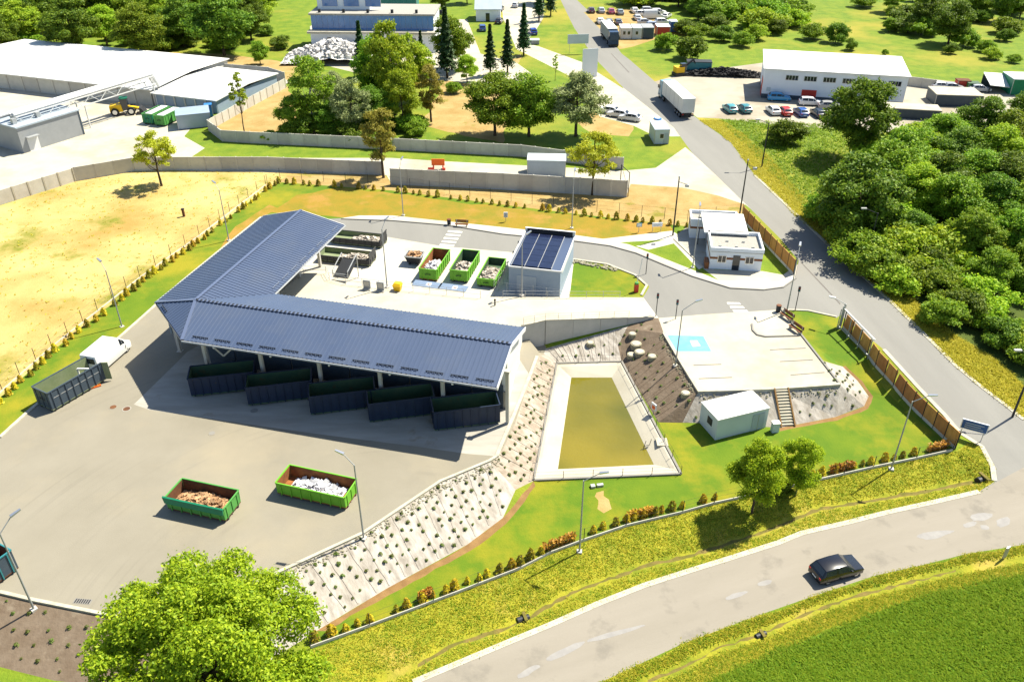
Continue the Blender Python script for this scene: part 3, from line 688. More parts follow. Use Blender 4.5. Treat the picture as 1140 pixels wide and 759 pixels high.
fascia((2.0,YF,EV),(XE,YF,EV),'ridge',.2); fascia((XW,0,EV),(2,YF,EV),'ridge',.2); fascia((XW,0,EV),(XW,YN,EV),'ridge',.2)
fascia((XI,YB,EV),(XE,YB,EV),'ridge',.2); fascia((XI,YB,EV),(XI,YN,EV),'ridge',.2)
for (a,b) in (((XE,YF,EV),(XE,RY,RD)),((XE,RY,RD),(XE,YB,EV)),((XW,YN,EV),(RX,YN,RD)),((RX,YN,RD),(XI,YN,EV))): fascia(a,b,'white',.42,.08)
gut = MB()
for a,b in (((2.0,YF-.1,EV-.1),(XE,YF-.1,EV-.1)),((XI+.1,YB,EV-.1),(XI+.1,YN,EV-.1)),((XW-.1,0,EV-.1),(XW-.1,YN,EV-.1))): gut.tube(a,b,.09,.09,6)
gut.build('gutter', M['galv'], canopy)
sg = MB(); sg.tube((0,0,.12),(1.75,0,.12),.03,.03,5); sg.tube((0,0,.20),(1.75,0,.20),.022,.022,5)
for k in range(8): sg.box(.08+k*.22,.12+k*.22,-.02,.02,0,.22)
sgm = sg.mesh('snow_guard', M['darkmetal'])
for k in range(13):
    put('snow_guard', sgm, canopy, (2.9+k*2.46, YF+.55, EV+.12))
sg2 = MB()
for k in range(5): sg2.box(-.03,.03,.1+k*.3,.16+k*.3,0,.2)
sg2.tube((0,0,.15),(0,1.5,.15),.03,.03,5); sg2m = sg2.mesh('snow_guard', M['chrome'])
for k in range(8): put('snow_guard', sg2m, canopy, (XI-.5, 5.6+k*2.2, EV+.12))
o = put('snow_guard', sgm, canopy, (-3.7,-.75,EV+.18)); o.rotation_euler = (0,0,math.atan2(-6,7.1)); 
col = MB().box(-.16,.16,-.16,.16,0,EV-.3).box(-.3,.3,-.3,.3,0,.06).box(-.24,.24,-.24,.24,EV-.55,EV-.28)
colm = col.mesh('column', M['wallpale'])
CX = [1.69+6.6*k for k in range(6)]
for x in CX: put('column', colm, canopy, (x,-2.68,0))
for y in (6.0,11.5,17.0,22.6):
    put('column', colm, canopy, (2.6,y,0)); put('column', colm, canopy, (XW+.6,y,0))
put('column', colm, canopy, (XW+.9,.8,0))
for x in CX[:-1] + [34.0]:
    MB().bar((x,YF+.3,EV-.16),(x,4.4,EV+.0),.14,.28).build('beam', M['wallpale'], canopy)
MB().bar((1.7,-2.68,EV-.42),(34.6,-2.68,EV-.42),.16,.24).build('beam', M['wallpale'], canopy)
# sheet lining under the roof keeps the bays dim
lin = MB()
lin.add([(2.05,YF+.1,EV-.02),(XE-.1,YF+.1,EV-.02),(XE-.1,RY,RD-.14),(RX+.1,RY,RD-.14)],[(0,1,2,3)])
lin.add([(RX+.1,RY,RD-.14),(XE-.1,RY,RD-.14),(XE-.1,YB-.1,EV-.02),(XI,YB-.1,EV-.02)],[(0,1,2,3)])
lin.add([(RX,.1+RY,RD-.14),(XI-.1,YB,EV-.02),(XI-.1,YN-.1,EV-.02),(RX,YN-.1,RD-.14)],[(0,1,2,3)])
lin.add([(XW+.1,.1,EV-.02),(RX,.1+RY,RD-.14),(RX,YN-.1,RD-.14),(XW+.1,YN-.1,EV-.02)],[(0,1,2,3)])
lin.add([tuple(cA+Vector((0,0,-.14))),tuple(cC+Vector((.1,0,-.03))),tuple(cB+Vector((.05,.1,-.03)))],[(0,1,2)])
lin.build('roof_lining', M['greybox'], canopy)
# west and gable cladding, braces
MB().box(XW+.25,XW+.33,.8,YN-.4,2.2,EV-.2).build('west_cladding', M['solarwall'], canopy)
for a,b in (((1.69,-2.68,4.4),(6.0,-2.68,4.4)),((2.4,-2.68,4.3),(3.9,-2.68,2.9)),((5.4,-2.68,4.3),(3.9,-2.68,2.9))):
    MB().bar(a,b,.10,.16).build('brace', M['wallpale'], canopy)
MB().box(33.5,34.05,-.3,4.9,2.1,EV-.35).build('gable_wall', M['white'], canopy)
for x in (9.3,22.2,29):
    l_ = MB().box(-.14,.14,-.10,.10,-.55,0).box(-.05,.05,-.05,.05,0,.3); l_.build('floodlight', M['chrome'], canopy, (x,-4.6,EV-.75))
for k in range(5): MB().ball((0,0,0),(.12,.12,.12),6,4).build('bird_spike', M['white'], canopy, (5.5+k*6.2,YF-.05,EV-.32))

# ------------------------------------------------------------------ unloading platform with ramp
pl = [Lw(.5,-.4,2.0), Lw(34.0,-.4,2.0), Lw(33.3,5,2.0), Lw(32.4,12.3,2.0), G(607,357,PZ), G(540,330.5,PZ), G(535,332,PZ), G(385,316,PZ), G(367,311,PZ), G(363,304,PZ), G(338,304,PZ)]
rampN = [G(607,357,PZ), G(728,353.5,2.64), G(716,331,2.64), G(540,330.5,PZ)]
def solid(name, top, zb, m):
    n = len(top); mb = MB(); mb.add([tuple(p) for p in top]+[(p.x,p.y,zb) for p in top], [tuple(range(n)), tuple(range(2*n-1,n-1,-1))]+[(n+i,n+(i+1)%n,(i+1)%n,i) for i in range(n)])
    return mb.build(name, m)
struct(solid('platform', pl, -.5, M['concrete']), 'raised concrete unloading platform behind the canopy')
struct(solid('ramp', rampN, -.5, M['concrete']), 'concrete ramp up to the platform')
# retaining wall panels in front of the ramp
wa = thing('retaining_wall', 'grey concrete retaining wall below the ramp and platform corner', 'wall', (pl[4].x,pl[4].y,.5))
def wallseg(a, b, za, zb, ba, bb, root, m='wallc', th=.12, cut=2.6, name='panel', capm=None):
    o = root.location; L_ = (b-a).length; n = max(1, round(L_/cut))
    d = (b-a)/L_; nr = Vector((d.y,-d.x))
    for k in range(n):
        t0, t1 = k/n, (k+1)/n; g = .015
        p, q = a+d*(L_*t0+g), a+d*(L_*t1-g)
        z0, z1 = za+(zb-za)*t0, za+(zb-za)*t1; y0, y1 = ba+(bb-ba)*t0, ba+(bb-ba)*t1
        if z0-y0 < .06 and z1-y1 < .06: continue
        P = [p,q,q-nr*th,p-nr*th]
        MB().hexa([(v.x-o.x,v.y-o.y,(y0 if i in (0,3) else y1)-o.z) for i,v in enumerate(P)]+[(v.x-o.x,v.y-o.y,(z0 if i in (0,3) else z1)-o.z) for i,v in enumerate(P)]).build(name, M[m], root)
off = Vector((0,-.16))
wallseg(pl[3].to_2d()+off, pl[4].to_2d()+off, PZ+.18, PZ+.18, -.2, .3, wa)
wallseg(pl[4].to_2d()+Vector((.05,-.16)), rampN[1].to_2d()+off, PZ+.18, 2.80, .3, 2.45, wa, cut=3.4)
e0, e1 = Lw(32.52,12.3).to_2d(), Lw(34.1,-.5).to_2d()
wallseg(e1, e0, PZ+.1, PZ+.1, .2, .2, wa, 'white', cut=4.5)
cp = MB(); o = wa.location
for (a,b,za,zb) in ((pl[3],pl[4],PZ,PZ),(pl[4],rampN[1],PZ,2.64)): cp.bar((a.x-o.x,a.y-o.y-.1,za+.22-o.z),(b.x-o.x,b.y-o.y-.1,zb+.22-o.z),.32,.08)
cp.build('coping', M['kerb'], wa)
bayw = thing('bay_back_wall', 'dark board wall at the back of the canopy bays', 'wall', Lw(.5,-.55), CA)
bm_ = MB().box(0,3.2,0,.1,0,2.9).mesh('board', M['slateblue'])
for k in range(10): put('board', bm_, bayw, (k*3.33,0,0))
def railing(name, label, pts, h=1.05, step=2.2, m='galv', mid=(.5,.98), rp=.03, rw=.022):
    r0 = thing(name, label, 'railing', pts[0]); o = r0.location; mb = None
    for i in range(len(pts)-1):
        a, b = Vector(pts[i]), Vector(pts[i+1]); n = max(1, round((b-a).length/step)); rl = MB()
        for k in range(n+(i == len(pts)-2)):
            p = a.lerp(b,k/n)-o
            if mb is None: mb = MB().tube((0,0,0),(0,0,h),rp,rp,6).mesh('post', M[m])
            put('post', mb, r0, p)
        for hh in mid: rl.tube(a-o+Vector((0,0,h*hh)), b-o+Vector((0,0,h*hh)), rw, rw, 5)
        rl.build('rail', M[m], r0)
    return r0
railing('platform_railing', 'long grey steel railing at the back of the unloading platform', [G(338,304.5,PZ),G(363,304.5,PZ),G(367,311.5,PZ),G(385,316.5,PZ),G(460,324.5,PZ),G(535,332,PZ)])
railing('ramp_railing', 'thin railing on top of the retaining wall', [Lw(32.6,12.4,2.2),G(607,357.5,PZ+.2),G(650,356,3.6),G(700,354.3,3.05)], 1.0, 1.6, 'galv', (.35,.65,.98), .022, .016)
railing('ramp_railing', 'low pale railing between ramp and small lawn', [G(560,331,PZ-.1),G(634,331.5,3.35),G(690,331.5,2.9)], .9, 2.4)
# lip wall behind the platform (seen from the upper pad)
# hopper at the platform corner
hp = thing('chute', 'dark loading chute with steel side rails at the platform corner', 'chute', G(371,308,PZ), CA)
MB().add([(0,0,.05),(2.0,0,.05),(2.0,3.0,1.1),(0,3.0,1.1),(0,0,-.05),(2.0,0,-.05),(2.0,3.0,1.0),(0,3.0,1.0)],[(0,1,2,3),(7,6,5,4),(0,4,5,1),(1,5,6,2),(2,6,7,3),(3,7,4,0)]).build('slide', M['darkmetal'], hp)
for x in (0,2.0): 
    MB().tube((x,0,.9),(x,3.0,1.9),.07,.07,6).tube((x,0,0),(x,0,.9),.06,.06,6).tube((x,3,-1.3),(x,3,1.9),.06,.06,6).build('side_rail', M['galv'], hp)
MB().tube((0,0,.5),(2,0,.5),.05,.05,6).build('crossbar', M['galv'], hp)
for k,(px,lab) in enumerate((((409,325),'grey cabinet on the platform nearest the chute'),((424,327),'grey cabinet on the platform beside the lamp post'))):
    c_ = thing('info_panel', lab, 'cabinet', G(px[0],px[1]-3,PZ), CA)
    MB().box(-.45,.45,-.1,.1,.15,1.25).build('panel', M['greybox'], c_); MB().box(-.5,.5,-.3,.3,0,.15).build('foot', M['wallc'], c_); MB().box(-.32,.32,-.115,-.101,.5,1.1).build('face', M['wallpale'], c_)
yb = thing('grit_bin', 'bright yellow grit bin on the platform edge', 'bin', G(443,323,PZ), CA); yb.scale = (.8,.8,.85)
MB().hexa([(-.45,-.4,0),(.45,-.4,0),(.45,.4,0),(-.45,.4,0),(-.62,-.55,.85),(.62,-.55,.85),(.62,.5,.85),(-.62,.5,.85)]).build('tub', M['yellow'], yb)
MB().add([(-.66,-.6,.86),(.66,-.6,.86),(.66,.55,.86),(-.66,.55,.86),(-.5,-.3,1.2),(.5,-.3,1.2),(.5,.5,1.2),(-.5,.5,1.2)],MB().box(0,1,0,1,0,1).f).build('lid', M['yellow'], yb)
for k,px in enumerate(((458,318),(487,321.5))):
    f_ = thing('access_flap', ('left' if k == 0 else 'right')+' blue grey steel flap before the open green containers', 'flap', G(px[0],px[1],PZ-.05), CA)
    MB().box(0,3.55,0,1.5,0,.06).build('plate', M['flap'], f_); 
    MB().box(1.7,2.3,.35,1.1,.061,.07).build('sign', M['signwhite'], f_); MB().box(1.85,2.15,.55,.9,.071,.076).build('symbol', M['stripe'], f_)
    MB().tube((0,0,.05),(3.55,0,.05),.05,.05,6).build('hinge', M['galv'], f_)
bl_ = thing('bollard', 'short dark bollard standing on the platform', 'bollard', G(551,340,PZ)); MB().tube((0,0,0),(0,0,.7),.09,.09,8).build('post', M['darkmetal'], bl_); MB().tube((0,0,.7),(0,0,.85),.14,.10,8).build('cap', M['darkmetal'], bl_)

# ------------------------------------------------------------------ skips and containers
def box_at(pa, pb, z, depth, L=None):
    a, b = G(*pa,z), G(*pb,z); d = (b-a); ang = math.atan2(d.y,d.x); L = L or d.length
    u = Vector((math.cos(ang),math.sin(ang),0)); v = Vector((-u.y,u.x,0))
    return a+u*L/2+v*depth/2, ang, L
def container(name, label, c, ang, L, W, Hh, mo, mi, mrib, nrib=7, group=None, flare=0.0, tallend=0.0, zfloor=.22, stripe=None, door_open=False, enddark=None):
    t = thing(name, label, 'container', c, ang, group); th = .07; x0,x1,y0,y1 = -L/2,L/2,-W/2,W/2; fl = flare
    MB().box(x0,x1,y0,y1,zfloor,zfloor+.1).build('floor', M[mi], t)
    MB().hexa([(x0,y0,zfloor+.1),(x1,y0,zfloor+.1),(x1,y0+th,zfloor+.1),(x0,y0+th,zfloor+.1),(x0,y0-fl,Hh),(x1,y0-fl,Hh),(x1,y0-fl+th,Hh),(x0,y0-fl+th,Hh)]).build('side', M[mo], t)
    MB().hexa([(x0,y1-th,zfloor+.1),(x1,y1-th,zfloor+.1),(x1,y1,zfloor+.1),(x0,y1,zfloor+.1),(x0,y1+fl-th,Hh),(x1,y1+fl-th,Hh),(x1,y1+fl,Hh),(x0,y1+fl,Hh)]).build('side', M[mo], t)
    MB().box(x0,x0+th,y0+th,y1-th,zfloor+.1,Hh-.002).build('end', M[mo], t)
    if not door_open: MB().box(x1-th,x1,y0+th,y1-th,zfloor+.1,Hh-.002+tallend).build('end', M[mo], t)
    e = .006
    li = MB()
    li.add([(x0+th+e,y0+th+e,zfloor+.12),(x1-th-e,y0+th+e,zfloor+.12),(x1-th-e,y0+th+e-fl,Hh-.02),(x0+th+e,y0+th+e-fl,Hh-.02)],[(0,3,2,1)])
    li.add([(x0+th+e,y1-th-e,zfloor+.12),(x1-th-e,y1-th-e,zfloor+.12),(x1-th-e,y1-th-e+fl,Hh-.02),(x0+th+e,y1-th-e+fl,Hh-.02)],[(0,1,2,3)])
    li.add([(x0+th+e,y0+th,zfloor+.12),(x0+th+e,y1-th,zfloor+.12),(x0+th+e,y1-th,Hh-.02),(x0+th+e,y0+th,Hh-.02)],[(0,1,2,3)])
    if not door_open: li.add([(x1-th-e,y0+th,zfloor+.12),(x1-th-e,y1-th,zfloor+.12),(x1-th-e,y1-th,Hh-.02),(x1-th-e,y0+th,Hh-.02)],[(3,2,1,0)])
    li.build('lining', M[mi], t)
    rim = MB(); 
    for a,b in (((x0,y0-fl,Hh),(x1,y0-fl,Hh)),((x0,y1+fl,Hh),(x1,y1+fl,Hh)),((x0,y0,Hh),(x0,y1,Hh)))+(() if door_open else (((x1,y0,Hh+tallend),(x1,y1,Hh+tallend)),)): rim.bar(a,b,.11,.10)
    rim.build('rim', M[mrib], t)
    rm = MB().box(-.045,.045,-.075,0,zfloor,Hh-.05).mesh('rib', M[mrib])
    for k in range(nrib):
        x = x0+L*(k+.5)/nrib
        put('rib', rm, t, (x,y0-.001-fl*.5,0)); q = put('rib', rm, t, (x,y1+.001+fl*.5,0)); q.rotation_euler = (0,0,PI)
    re = MB().box(-.04,.04,-.06,0,zfloor,Hh-.05).mesh('rib', M[mrib])
    for k in range(3):
        y = y0+W*(k+.5)/3
        q = put('rib', re, t, (x0-.001,y,0)); q.rotation_euler = (0,0,-PI/2)
        if not door_open: q = put('rib', re, t, (x1+.001,y,0)); q.rotation_euler = (0,0,PI/2)
    for y in (y0+.45,y1-.45): MB().box(x0,x1,y-.08,y+.08,0,zfloor).build('skid', M['darkmetal'], t)
    for y in (y0+.25,y1-.25): MB().tube((x1-.3,y-.08,.13),(x1-.3,y+.08,.13),.13,.13,10).build('roller', M['darkmetal'], t)
    MB().tube((x0-.14,-.3,Hh*.62),(x0-.14,.3,Hh*.62),.04,.04,6).tube((x0-.14,-.3,Hh*.62),(x0+.01,-.3,Hh*.5),.04,.04,6).tube((x0-.14,.3,Hh*.62),(x0+.01,.3,Hh*.5),.04,.04,6).build('hook_bar', M['darkmetal'], t)
    if stripe: 
        for k in range(nrib-1): MB().box(x0+L*(k+.5)/nrib+.08,x0+L*(k+1.5)/nrib-.08,y0-.02,y0-.002,Hh*.62,Hh*.62+.07).build('stripe', M[stripe], t)
    return t
def heap(name, label, c, ang, L, W, z0, hh, n, m, size=(.08,.35), seed=1, peak=(0,0), cat='rubbish', flat=.6):
    rg = random.Random(seed); mb = MB()
    gx, gy = 14, 8; V = []
    for i in range(gx+1):
        for j in range(gy+1):
            u_, v_ = i/gx-.5, j/gy-.5; r_ = math.hypot(u_-peak[0], (v_-peak[1])*.8)
            V.append((u_*L, v_*W, z0+hh*max(.12,1-1.6*r_)*rg.uniform(.75,1.1)))
    mb.add(V, [(i*(gy+1)+j,(i+1)*(gy+1)+j,(i+1)*(gy+1)+j+1,i*(gy+1)+j+1) for i in range(gx) for j in range(gy)])
    for k in range(n):
        u_, v_ = rg.gauss(peak[0],.25), rg.gauss(peak[1],.25)
        u_, v_ = max(-.46,min(.46,u_)), max(-.44,min(.44,v_)); r_ = math.hypot(u_-peak[0],(v_-peak[1])*.8)
        z = z0+hh*max(.12,1-1.6*r_)+rg.uniform(-.05,.08); s = rg.uniform(*size); a = rg.uniform(0,PI)
        sx, sy, sz = s, s*rg.uniform(.4,1), s*rg.uniform(.15,flat); ca, sa = math.cos(a), math.sin(a); ti = rg.uniform(-.5,.5); tj = rg.uniform(-.5,.5)
        P = []
        for dz in (-1,1):
            for dx,dy in ((-1,-1),(1,-1),(1,1),(-1,1)):
                x, y = dx*sx/2*rg.uniform(.7,1.1), dy*sy/2*rg.uniform(.7,1.1); P.append((u_*L+x*ca-y*sa, v_*W+x*sa+y*ca, z+dz*sz/2+x*ti+y*tj))
        mb.hexa(P)
    o = mb.build(name, M[m], None, c, ang); o['kind'] = 'stuff'; o['label'] = label; o['category'] = cat; return o

BAY = [((213.7,443),(274,431)),((277,453),(343.5,443)),((346.6,463.4),(413,453)),((412,471.6),(480,462)),((484,481),(558,471.5))]
ordn = ['leftmost','second from left','middle','second from right']
for i,(a,b) in enumerate(BAY):
    c, an, L_ = box_at(a, b, YZ, 2.4, 6.5); an = math.radians(11.5); u_ = Vector((math.cos(an),math.sin(an),0)); c = G(*a,YZ)+u_*L_/2+Vector((-u_.y,u_.x,0))*1.2
    lab = ordn[i]+' navy steel container in the bays under the canopy' if i < 4 else 'navy steel container at the sunny right end of the canopy bays'
    container('roll_off_container', lab, c, an, L_, 2.4, 2.35, 'navy', 'navyin', 'navy', 8, 'containers under the canopy')
c, an, L_ = box_at((60,459),(117,425), YZ, 2.4, 6.3)
dkc = container('roll_off_container', 'open dark slate container beside the white van with its door swung out', c, an, L_, 2.4, 2.35, 'slateblue', 'olive', 'slateblue', 8, stripe='galv', door_open=True)
MB().hexa([(L_/2,-1.2,.25),(L_/2+.35,-1.75,.25),(L_/2+.4,-1.68,.25),(L_/2+.05,-1.13,.25),(L_/2,-1.2,2.33),(L_/2+.35,-1.75,2.33),(L_/2+.4,-1.68,2.33),(L_/2+.05,-1.13,2.33)]).build('door', M['olive'], dkc)
MB().hexa([(L_/2,1.2,.25),(L_/2+.3,1.9,.25),(L_/2+.22,1.95,.25),(L_/2-.07,1.2,.25),(L_/2,1.2,2.33),(L_/2+.3,1.9,2.33),(L_/2+.22,1.95,2.33),(L_/2-.07,1.2,2.33)]).build('door', M['slateblue'], dkc)
u_ = Vector((math.cos(an),math.sin(an),0)); v_ = Vector((-u_.y,u_.x,0))
fr = thing('window_frame', 'white window frame leaning inside the dark slate container', 'frame', c+u_*1.9+v_*.2+Vector((0,0,.33)), an+.5)
for a,b in (((0,-.6,0),(0,.6,0)),((0,-.6,1.5),(0,.6,1.5)),((0,-.6,0),(0,-.6,1.5)),((0,.6,0),(0,.6,1.5))): MB().bar(a,b,.16,.16).build('rail', M['white'], fr)
heap('bag_heap', 'dark sacks lying in the dark slate container', c-u_*1.2-v_*.5, an, 1.0,.8,.32,.8,14,'scrap',(.25,.5),3)
ob = thing('sack_barrow', 'orange handled broom lying by the dark slate container', 'tool', G(107,431,YZ), .6)
MB().box(-.5,.5,-.12,.12,0,.16).build('head', M['orange'], ob); MB().tube((0,0,.1),(-.5,1.0,.9),.03,.03,6).build('handle', M['wood'], ob)

c, an, L_ = box_at((188,568),(252,582), YZ, 2.4)
g1 = container('open_skip', 'mid green open skip with rusty inside and dark green flap in the yard', c, an, L_, 2.4, 1.55, 'green', 'darkrust', 'green', 6, flare=.08)
MB().hexa([(-L_/2-.05,-1.40,1.0),(L_/2,-1.40,1.0),(L_/2,-1.34,1.0),(-L_/2-.05,-1.34,1.0),(-L_/2-.2,-1.36,1.62),(L_/2+.05,-1.36,1.62),(L_/2+.05,-1.22,1.66),(-L_/2-.2,-1.22,1.66)]).build('side_flap', M['teal_green'], g1)
heap('scrap_heap', 'brown scrap and leaves filling the mid green skip', c, an, L_-.3, 2.1, .38, .72, 240, 'scrap', (.12,.45), 5)
c, an, L_ = box_at((309.5,551),(385.5,568), YZ, 2.4)
container('open_skip', 'bright lime green open skip with orange rusty floor in the yard', c, an, L_, 2.4, 1.5, 'lime', 'rust', 'lime', 7, flare=.05)
heap('litter_heap', 'white plastic litter lying in the lime green skip', c, an, L_-1.6, 1.9, .36, .75, 120, 'litter', (.15,.6), 6)
c, an, L_ = box_at((1,653),(22,634), YZ, 2.4, 6.0); an = math.radians(62); u_ = Vector((math.cos(an),math.sin(an),0)); c = G(22,634,YZ)-u_*3.0+Vector((-u_.y,u_.x,0))*1.2
container('roll_off_container', 'slate container cut off by the left picture edge behind the lamp', c, an, 6.0, 2.4, 2.2, 'slateblue', 'darkrust', 'tealpaint', 7)
# three open green skips on the upper pad: the short end faces the camera
for i,((a,b),Hh,lab,hm,hlab,nb) in enumerate(((((467,312),(488,314.5)),1.7,'green open container with orange inside nearest the small dark skip','litter','bagged mixed waste in the green container nearest the dark skip',60),
                           (((501,313.5),(522,316)),1.7,'middle one of three green open containers on the upper pad','rubble','pale sacks and boards in the middle green container',60),
                           (((531,319),(552,321.5)),1.2,'low green open container beside the solar roof building','rubble','pale rubble in the low green container by the solar building',110))):
    A_, B_ = G(*a,MZ), G(*b,MZ); d = B_-A_; an = math.radians(-13); W_ = 2.35; u_ = Vector((math.cos(an),math.sin(an),0)); v_ = Vector((-u_.y,u_.x,0)); L_ = 6.0
    c = A_+u_*W_/2+v_*L_/2
    container('open_skip', lab, c, an+PI/2, L_, W_, Hh, 'lime', 'rust' if i == 0 else 'navyin', 'lime', 7, 'open green containers on the upper pad')
    heap('waste_heap', hlab, c-v_*.6, an+PI/2, L_-1.8, W_-.3, .36, Hh-.5, nb, hm, (.2,.7), 20+i)
for i,(a,b,Hh,lab,hl) in enumerate((((368,270.5),(423,278),1.0,'long black flat container farther from the platform','pale timber and rubble in the far black container'),((354,291.5),(412,297.5),1.0,'long black flat container nearer the platform chute','pale rubble in the near black container'))):
    c, an, L_ = box_at(a, b, MZ, 2.5); an = math.radians(-13)
    container('flat_container', lab, c, an, L_, 2.5, Hh, 'blacksteel', 'olive', 'blacksteel', 8, 'black containers beside the canopy', tallend=.8)
    heap('rubble_heap', hl, c+Vector((1.2,-.3,0)), an, L_-2.8, 2.0, .35, .6, 130, 'rubble', (.2,.6), 30+i, (.1,0))
c = G(462,293,MZ); sk = thing('small_skip', 'small dark skip with rusty contents on the upper pad', 'skip', c, -.2)
MB().hexa([(-.8,-.6,.3),(.8,-.6,.3),(.8,.6,.3),(-.8,.6,.3),(-1.1,-.9,1.3),(1.1,-.9,1.3),(1.1,.9,1.3),(-1.1,.9,1.3)]).build('tub', M['darkmetal'], sk)
rm = MB()
for a,b in (((-1.1,-.9,1.3),(1.1,-.9,1.3)),((1.1,-.9,1.3),(1.1,.9,1.3)),((1.1,.9,1.3),(-1.1,.9,1.3)),((-1.1,.9,1.3),(-1.1,-.9,1.3))): rm.bar(a,b,.14,.12)
rm.build('rim', M['galv'], sk)
for x in (-.6,.6): MB().box(x-.08,x+.08,-.6,.6,0,.3).build('foot', M['darkmetal'], sk)
heap('scrap_heap', 'rusty scrap in the small dark skip', c, -.2, 1.9, 1.5, 1.25, .3, 40, 'scrap', (.15,.45), 41)

for i,(px,r_,lab) in enumerate((((141,455),.35,'round manhole cover left of the canopy slab'),((283,457),.38,'round manhole cover before the second bay'),((418,478),.38,'round manhole cover before the fourth bay'),((236,482),.3,'pale round manhole cover in the middle of the yard'),((126,453),.32,'round manhole cover near the dark slate container'))):
    t = thing('manhole_cover', lab, 'manhole', G(px[0],px[1],YZ)); MB().tube((0,0,0),(0,0,.012),r_+.1,r_+.1,14).build('frame', M['yard' if i > 2 else 'slab'], t); MB().tube((0,0,.012),(0,0,.02),r_,r_,14).build('cover', M['darkrust' if i in (0,4) else 'kerbgrey'], t)
dr = thing('drain_grate', 'dark drain grate at the bottom yard kerb', 'drain', G(92,669,YZ), -.1); MB().box(-.7,.7,-.25,.25,0,.012).build('frame', M['kerbgrey'], dr)
for k in range(7): MB().box(-.6+k*.18,-.5+k*.18,-.2,.2,.012,.02).build('slot', M['darkmetal'], dr)
for i,px in enumerate(([(420,555),(470,538),(480,545),(430,570)],[(300,590),(360,575),(420,585),(390,612),(320,620)],[(215,520),(300,505),(320,520),(240,540)],[(60,560),(160,580),(150,600),(50,585)],[(40,620),(130,640),(120,652),(40,640)])):
    pass
# ------------------------------------------------------------------ solar roof building
a, b = G(563,330,MZ), G(622,333,MZ)
sang = math.radians(-13.0); su = Vector((math.cos(sang),math.sin(sang),0)); sv = Vector((-su.y,su.x,0))
so = G(566.5,297,6.2); so = Vector((so.x,so.y,MZ))
sol = thing('solar_building', 'blue grey clad building with three rows of solar panels on its roof', 'building', so, sang)
SWd, SD, SH = 6.4, 10.0, 3.6
MB().prism([(0,0),(SWd,0),(SWd,SD),(0,SD)],-.1,SH).build('wall', M['solarwall'], sol)
MB().box(-.12,SWd+.12,-.12,0,SH,SH+.18).box(-.12,0,-.12,SD+.3,SH,SH+.35).box(-.12,SWd+.12,SD,SD+.3,SH,SH+.75).build('parapet', M['white'], sol)
MB().box(SWd,SWd+.12,0,SD,SH,SH+.12).build('roof_edge', M['white'], sol)
MB().box(0.002,SWd-.002,0.002,SD-.002,SH,SH+.05).build('roof', M['roof'], sol)
pm = MB().box(0,1.55,0,1.5,0,.06).mesh('solar_panel', M['solar'])
for i in range(3):
    for k in range(6): 
        q = put('solar_panel', pm, sol, (.30+i*1.66, .35+k*1.55, SH+.14))
MB().box(.2,SWd-.2,SD-.1,SD-.004,SH+.06,SH+.74).build('back_board', M['darkmetal'], sol)
for i in range(4): MB().box(.24+i*1.66-.04,.24+i*1.66+.02,.3,9.6,SH+.05,SH+.2).build('panel_rail', M['galv'], sol)
for k in range(2): MB().box(-.3,-.12,3.3+k*3,3.6+k*3,SH+.1,SH+.4).build('bracket', M['darkmetal'], sol)
MB().box(1.0,3.4,-.06,-.002,.1,2.6).build('door', M['greyroof'], sol)
MB().box(SWd+.002,SWd+.06,1.0,9.0,2.9,3.4).build('trim', M['white'], sol)
sl = [G(565,331,2.75),G(545,329,2.75)]
cf = railing('cage_fence', 'wire mesh cage fence at the left of the solar building', [so+su*-.3+sv*8+Vector((0,0,.02)), so+su*-1.6+sv*-1.2+Vector((0,0,.02)), so+su*6.6+sv*-1.4+Vector((0,0,.02))], 2.0, 1.5, 'galv', (.05,.25,.5,.75,.98), .03, .008)

# ------------------------------------------------------------------ gatehouse
go = G(789,299,MZ); gang = math.radians(-7.0)
gh = thing('gatehouse', 'small white flat roofed gatehouse with brown stripe and dark door', 'building', go, gang)
GW, GD, GHt = 6.6, 5.2, 2.6
def ghbox(x0,x1,y0,y1,h):
    MB().box(x0,x1,y0,y1,-.1,h).build('wall', M['whitewall'], gh)
    MB().box(x0-.03,x1+.03,y0-.03,y1+.03,1.45,1.75).build('stripe', M['stripe'], gh)
    rm = MB()
    for q in ((x0-.08,x1+.08,y0-.08,y0+.14),(x0-.08,x1+.08,y1-.14,y1+.08),(x0-.08,x0+.14,y0+.14,y1-.14),(x1-.14,x1+.08,y0+.14,y1-.14)): rm.box(*q,h,h+.5)
    rm.build('parapet', M['whitewall'], gh)
    MB().box(x0+.14,x1-.14,y0+.14,y1-.14,h,h+.04).build('roof', M['gravelroof'], gh)
ghbox(0,GW,0,GD,GHt)
ghbox(-2.0,4.4,9.2,12.4,GHt-.2)
MB().box(-.6,5.2,4.6,11.2,GHt+.32,GHt+.50).build('roof_slab', M['roofwhite'], gh)
MB().box(.2,4.6,5.3,9.1,-.05,GHt-.05).build('inner_wall', M['greybox'], gh)
MB().box(2.9,3.8,-.07,-.031,0,2.1).build('door', M['glass'], gh)
for x in (1.5,5.0):
    w_ = MB().box(x-.55,x+.55,-.06,-.031,1.0,2.0).build('window', M['chrome'], gh); MB().box(x-.48,x-.03,-.075,-.061,1.07,1.93).build('pane', M['glass'], w_); MB().box(x+.03,x+.48,-.075,-.061,1.07,1.93).build('pane', M['glass'], w_)
for k in range(5): MB().box(1.0+k*1.05,1.0+k*1.05+.4,1.2+(k%2)*1.6,1.25+(k%2)*1.6,GHt+.04,GHt+.22).build('roof_bracket', M['galv'], gh)
MB().box(.02,GW-.02,-.06,-.02,GHt-.12,GHt-.05).build('gutter', M['galv'], gh)
MB().prism([(-.55,-.1),(-.05,-.1),(-.05,1.6),(-.55,1.6)],0,.9).build('planter', M['stripe'], gh)
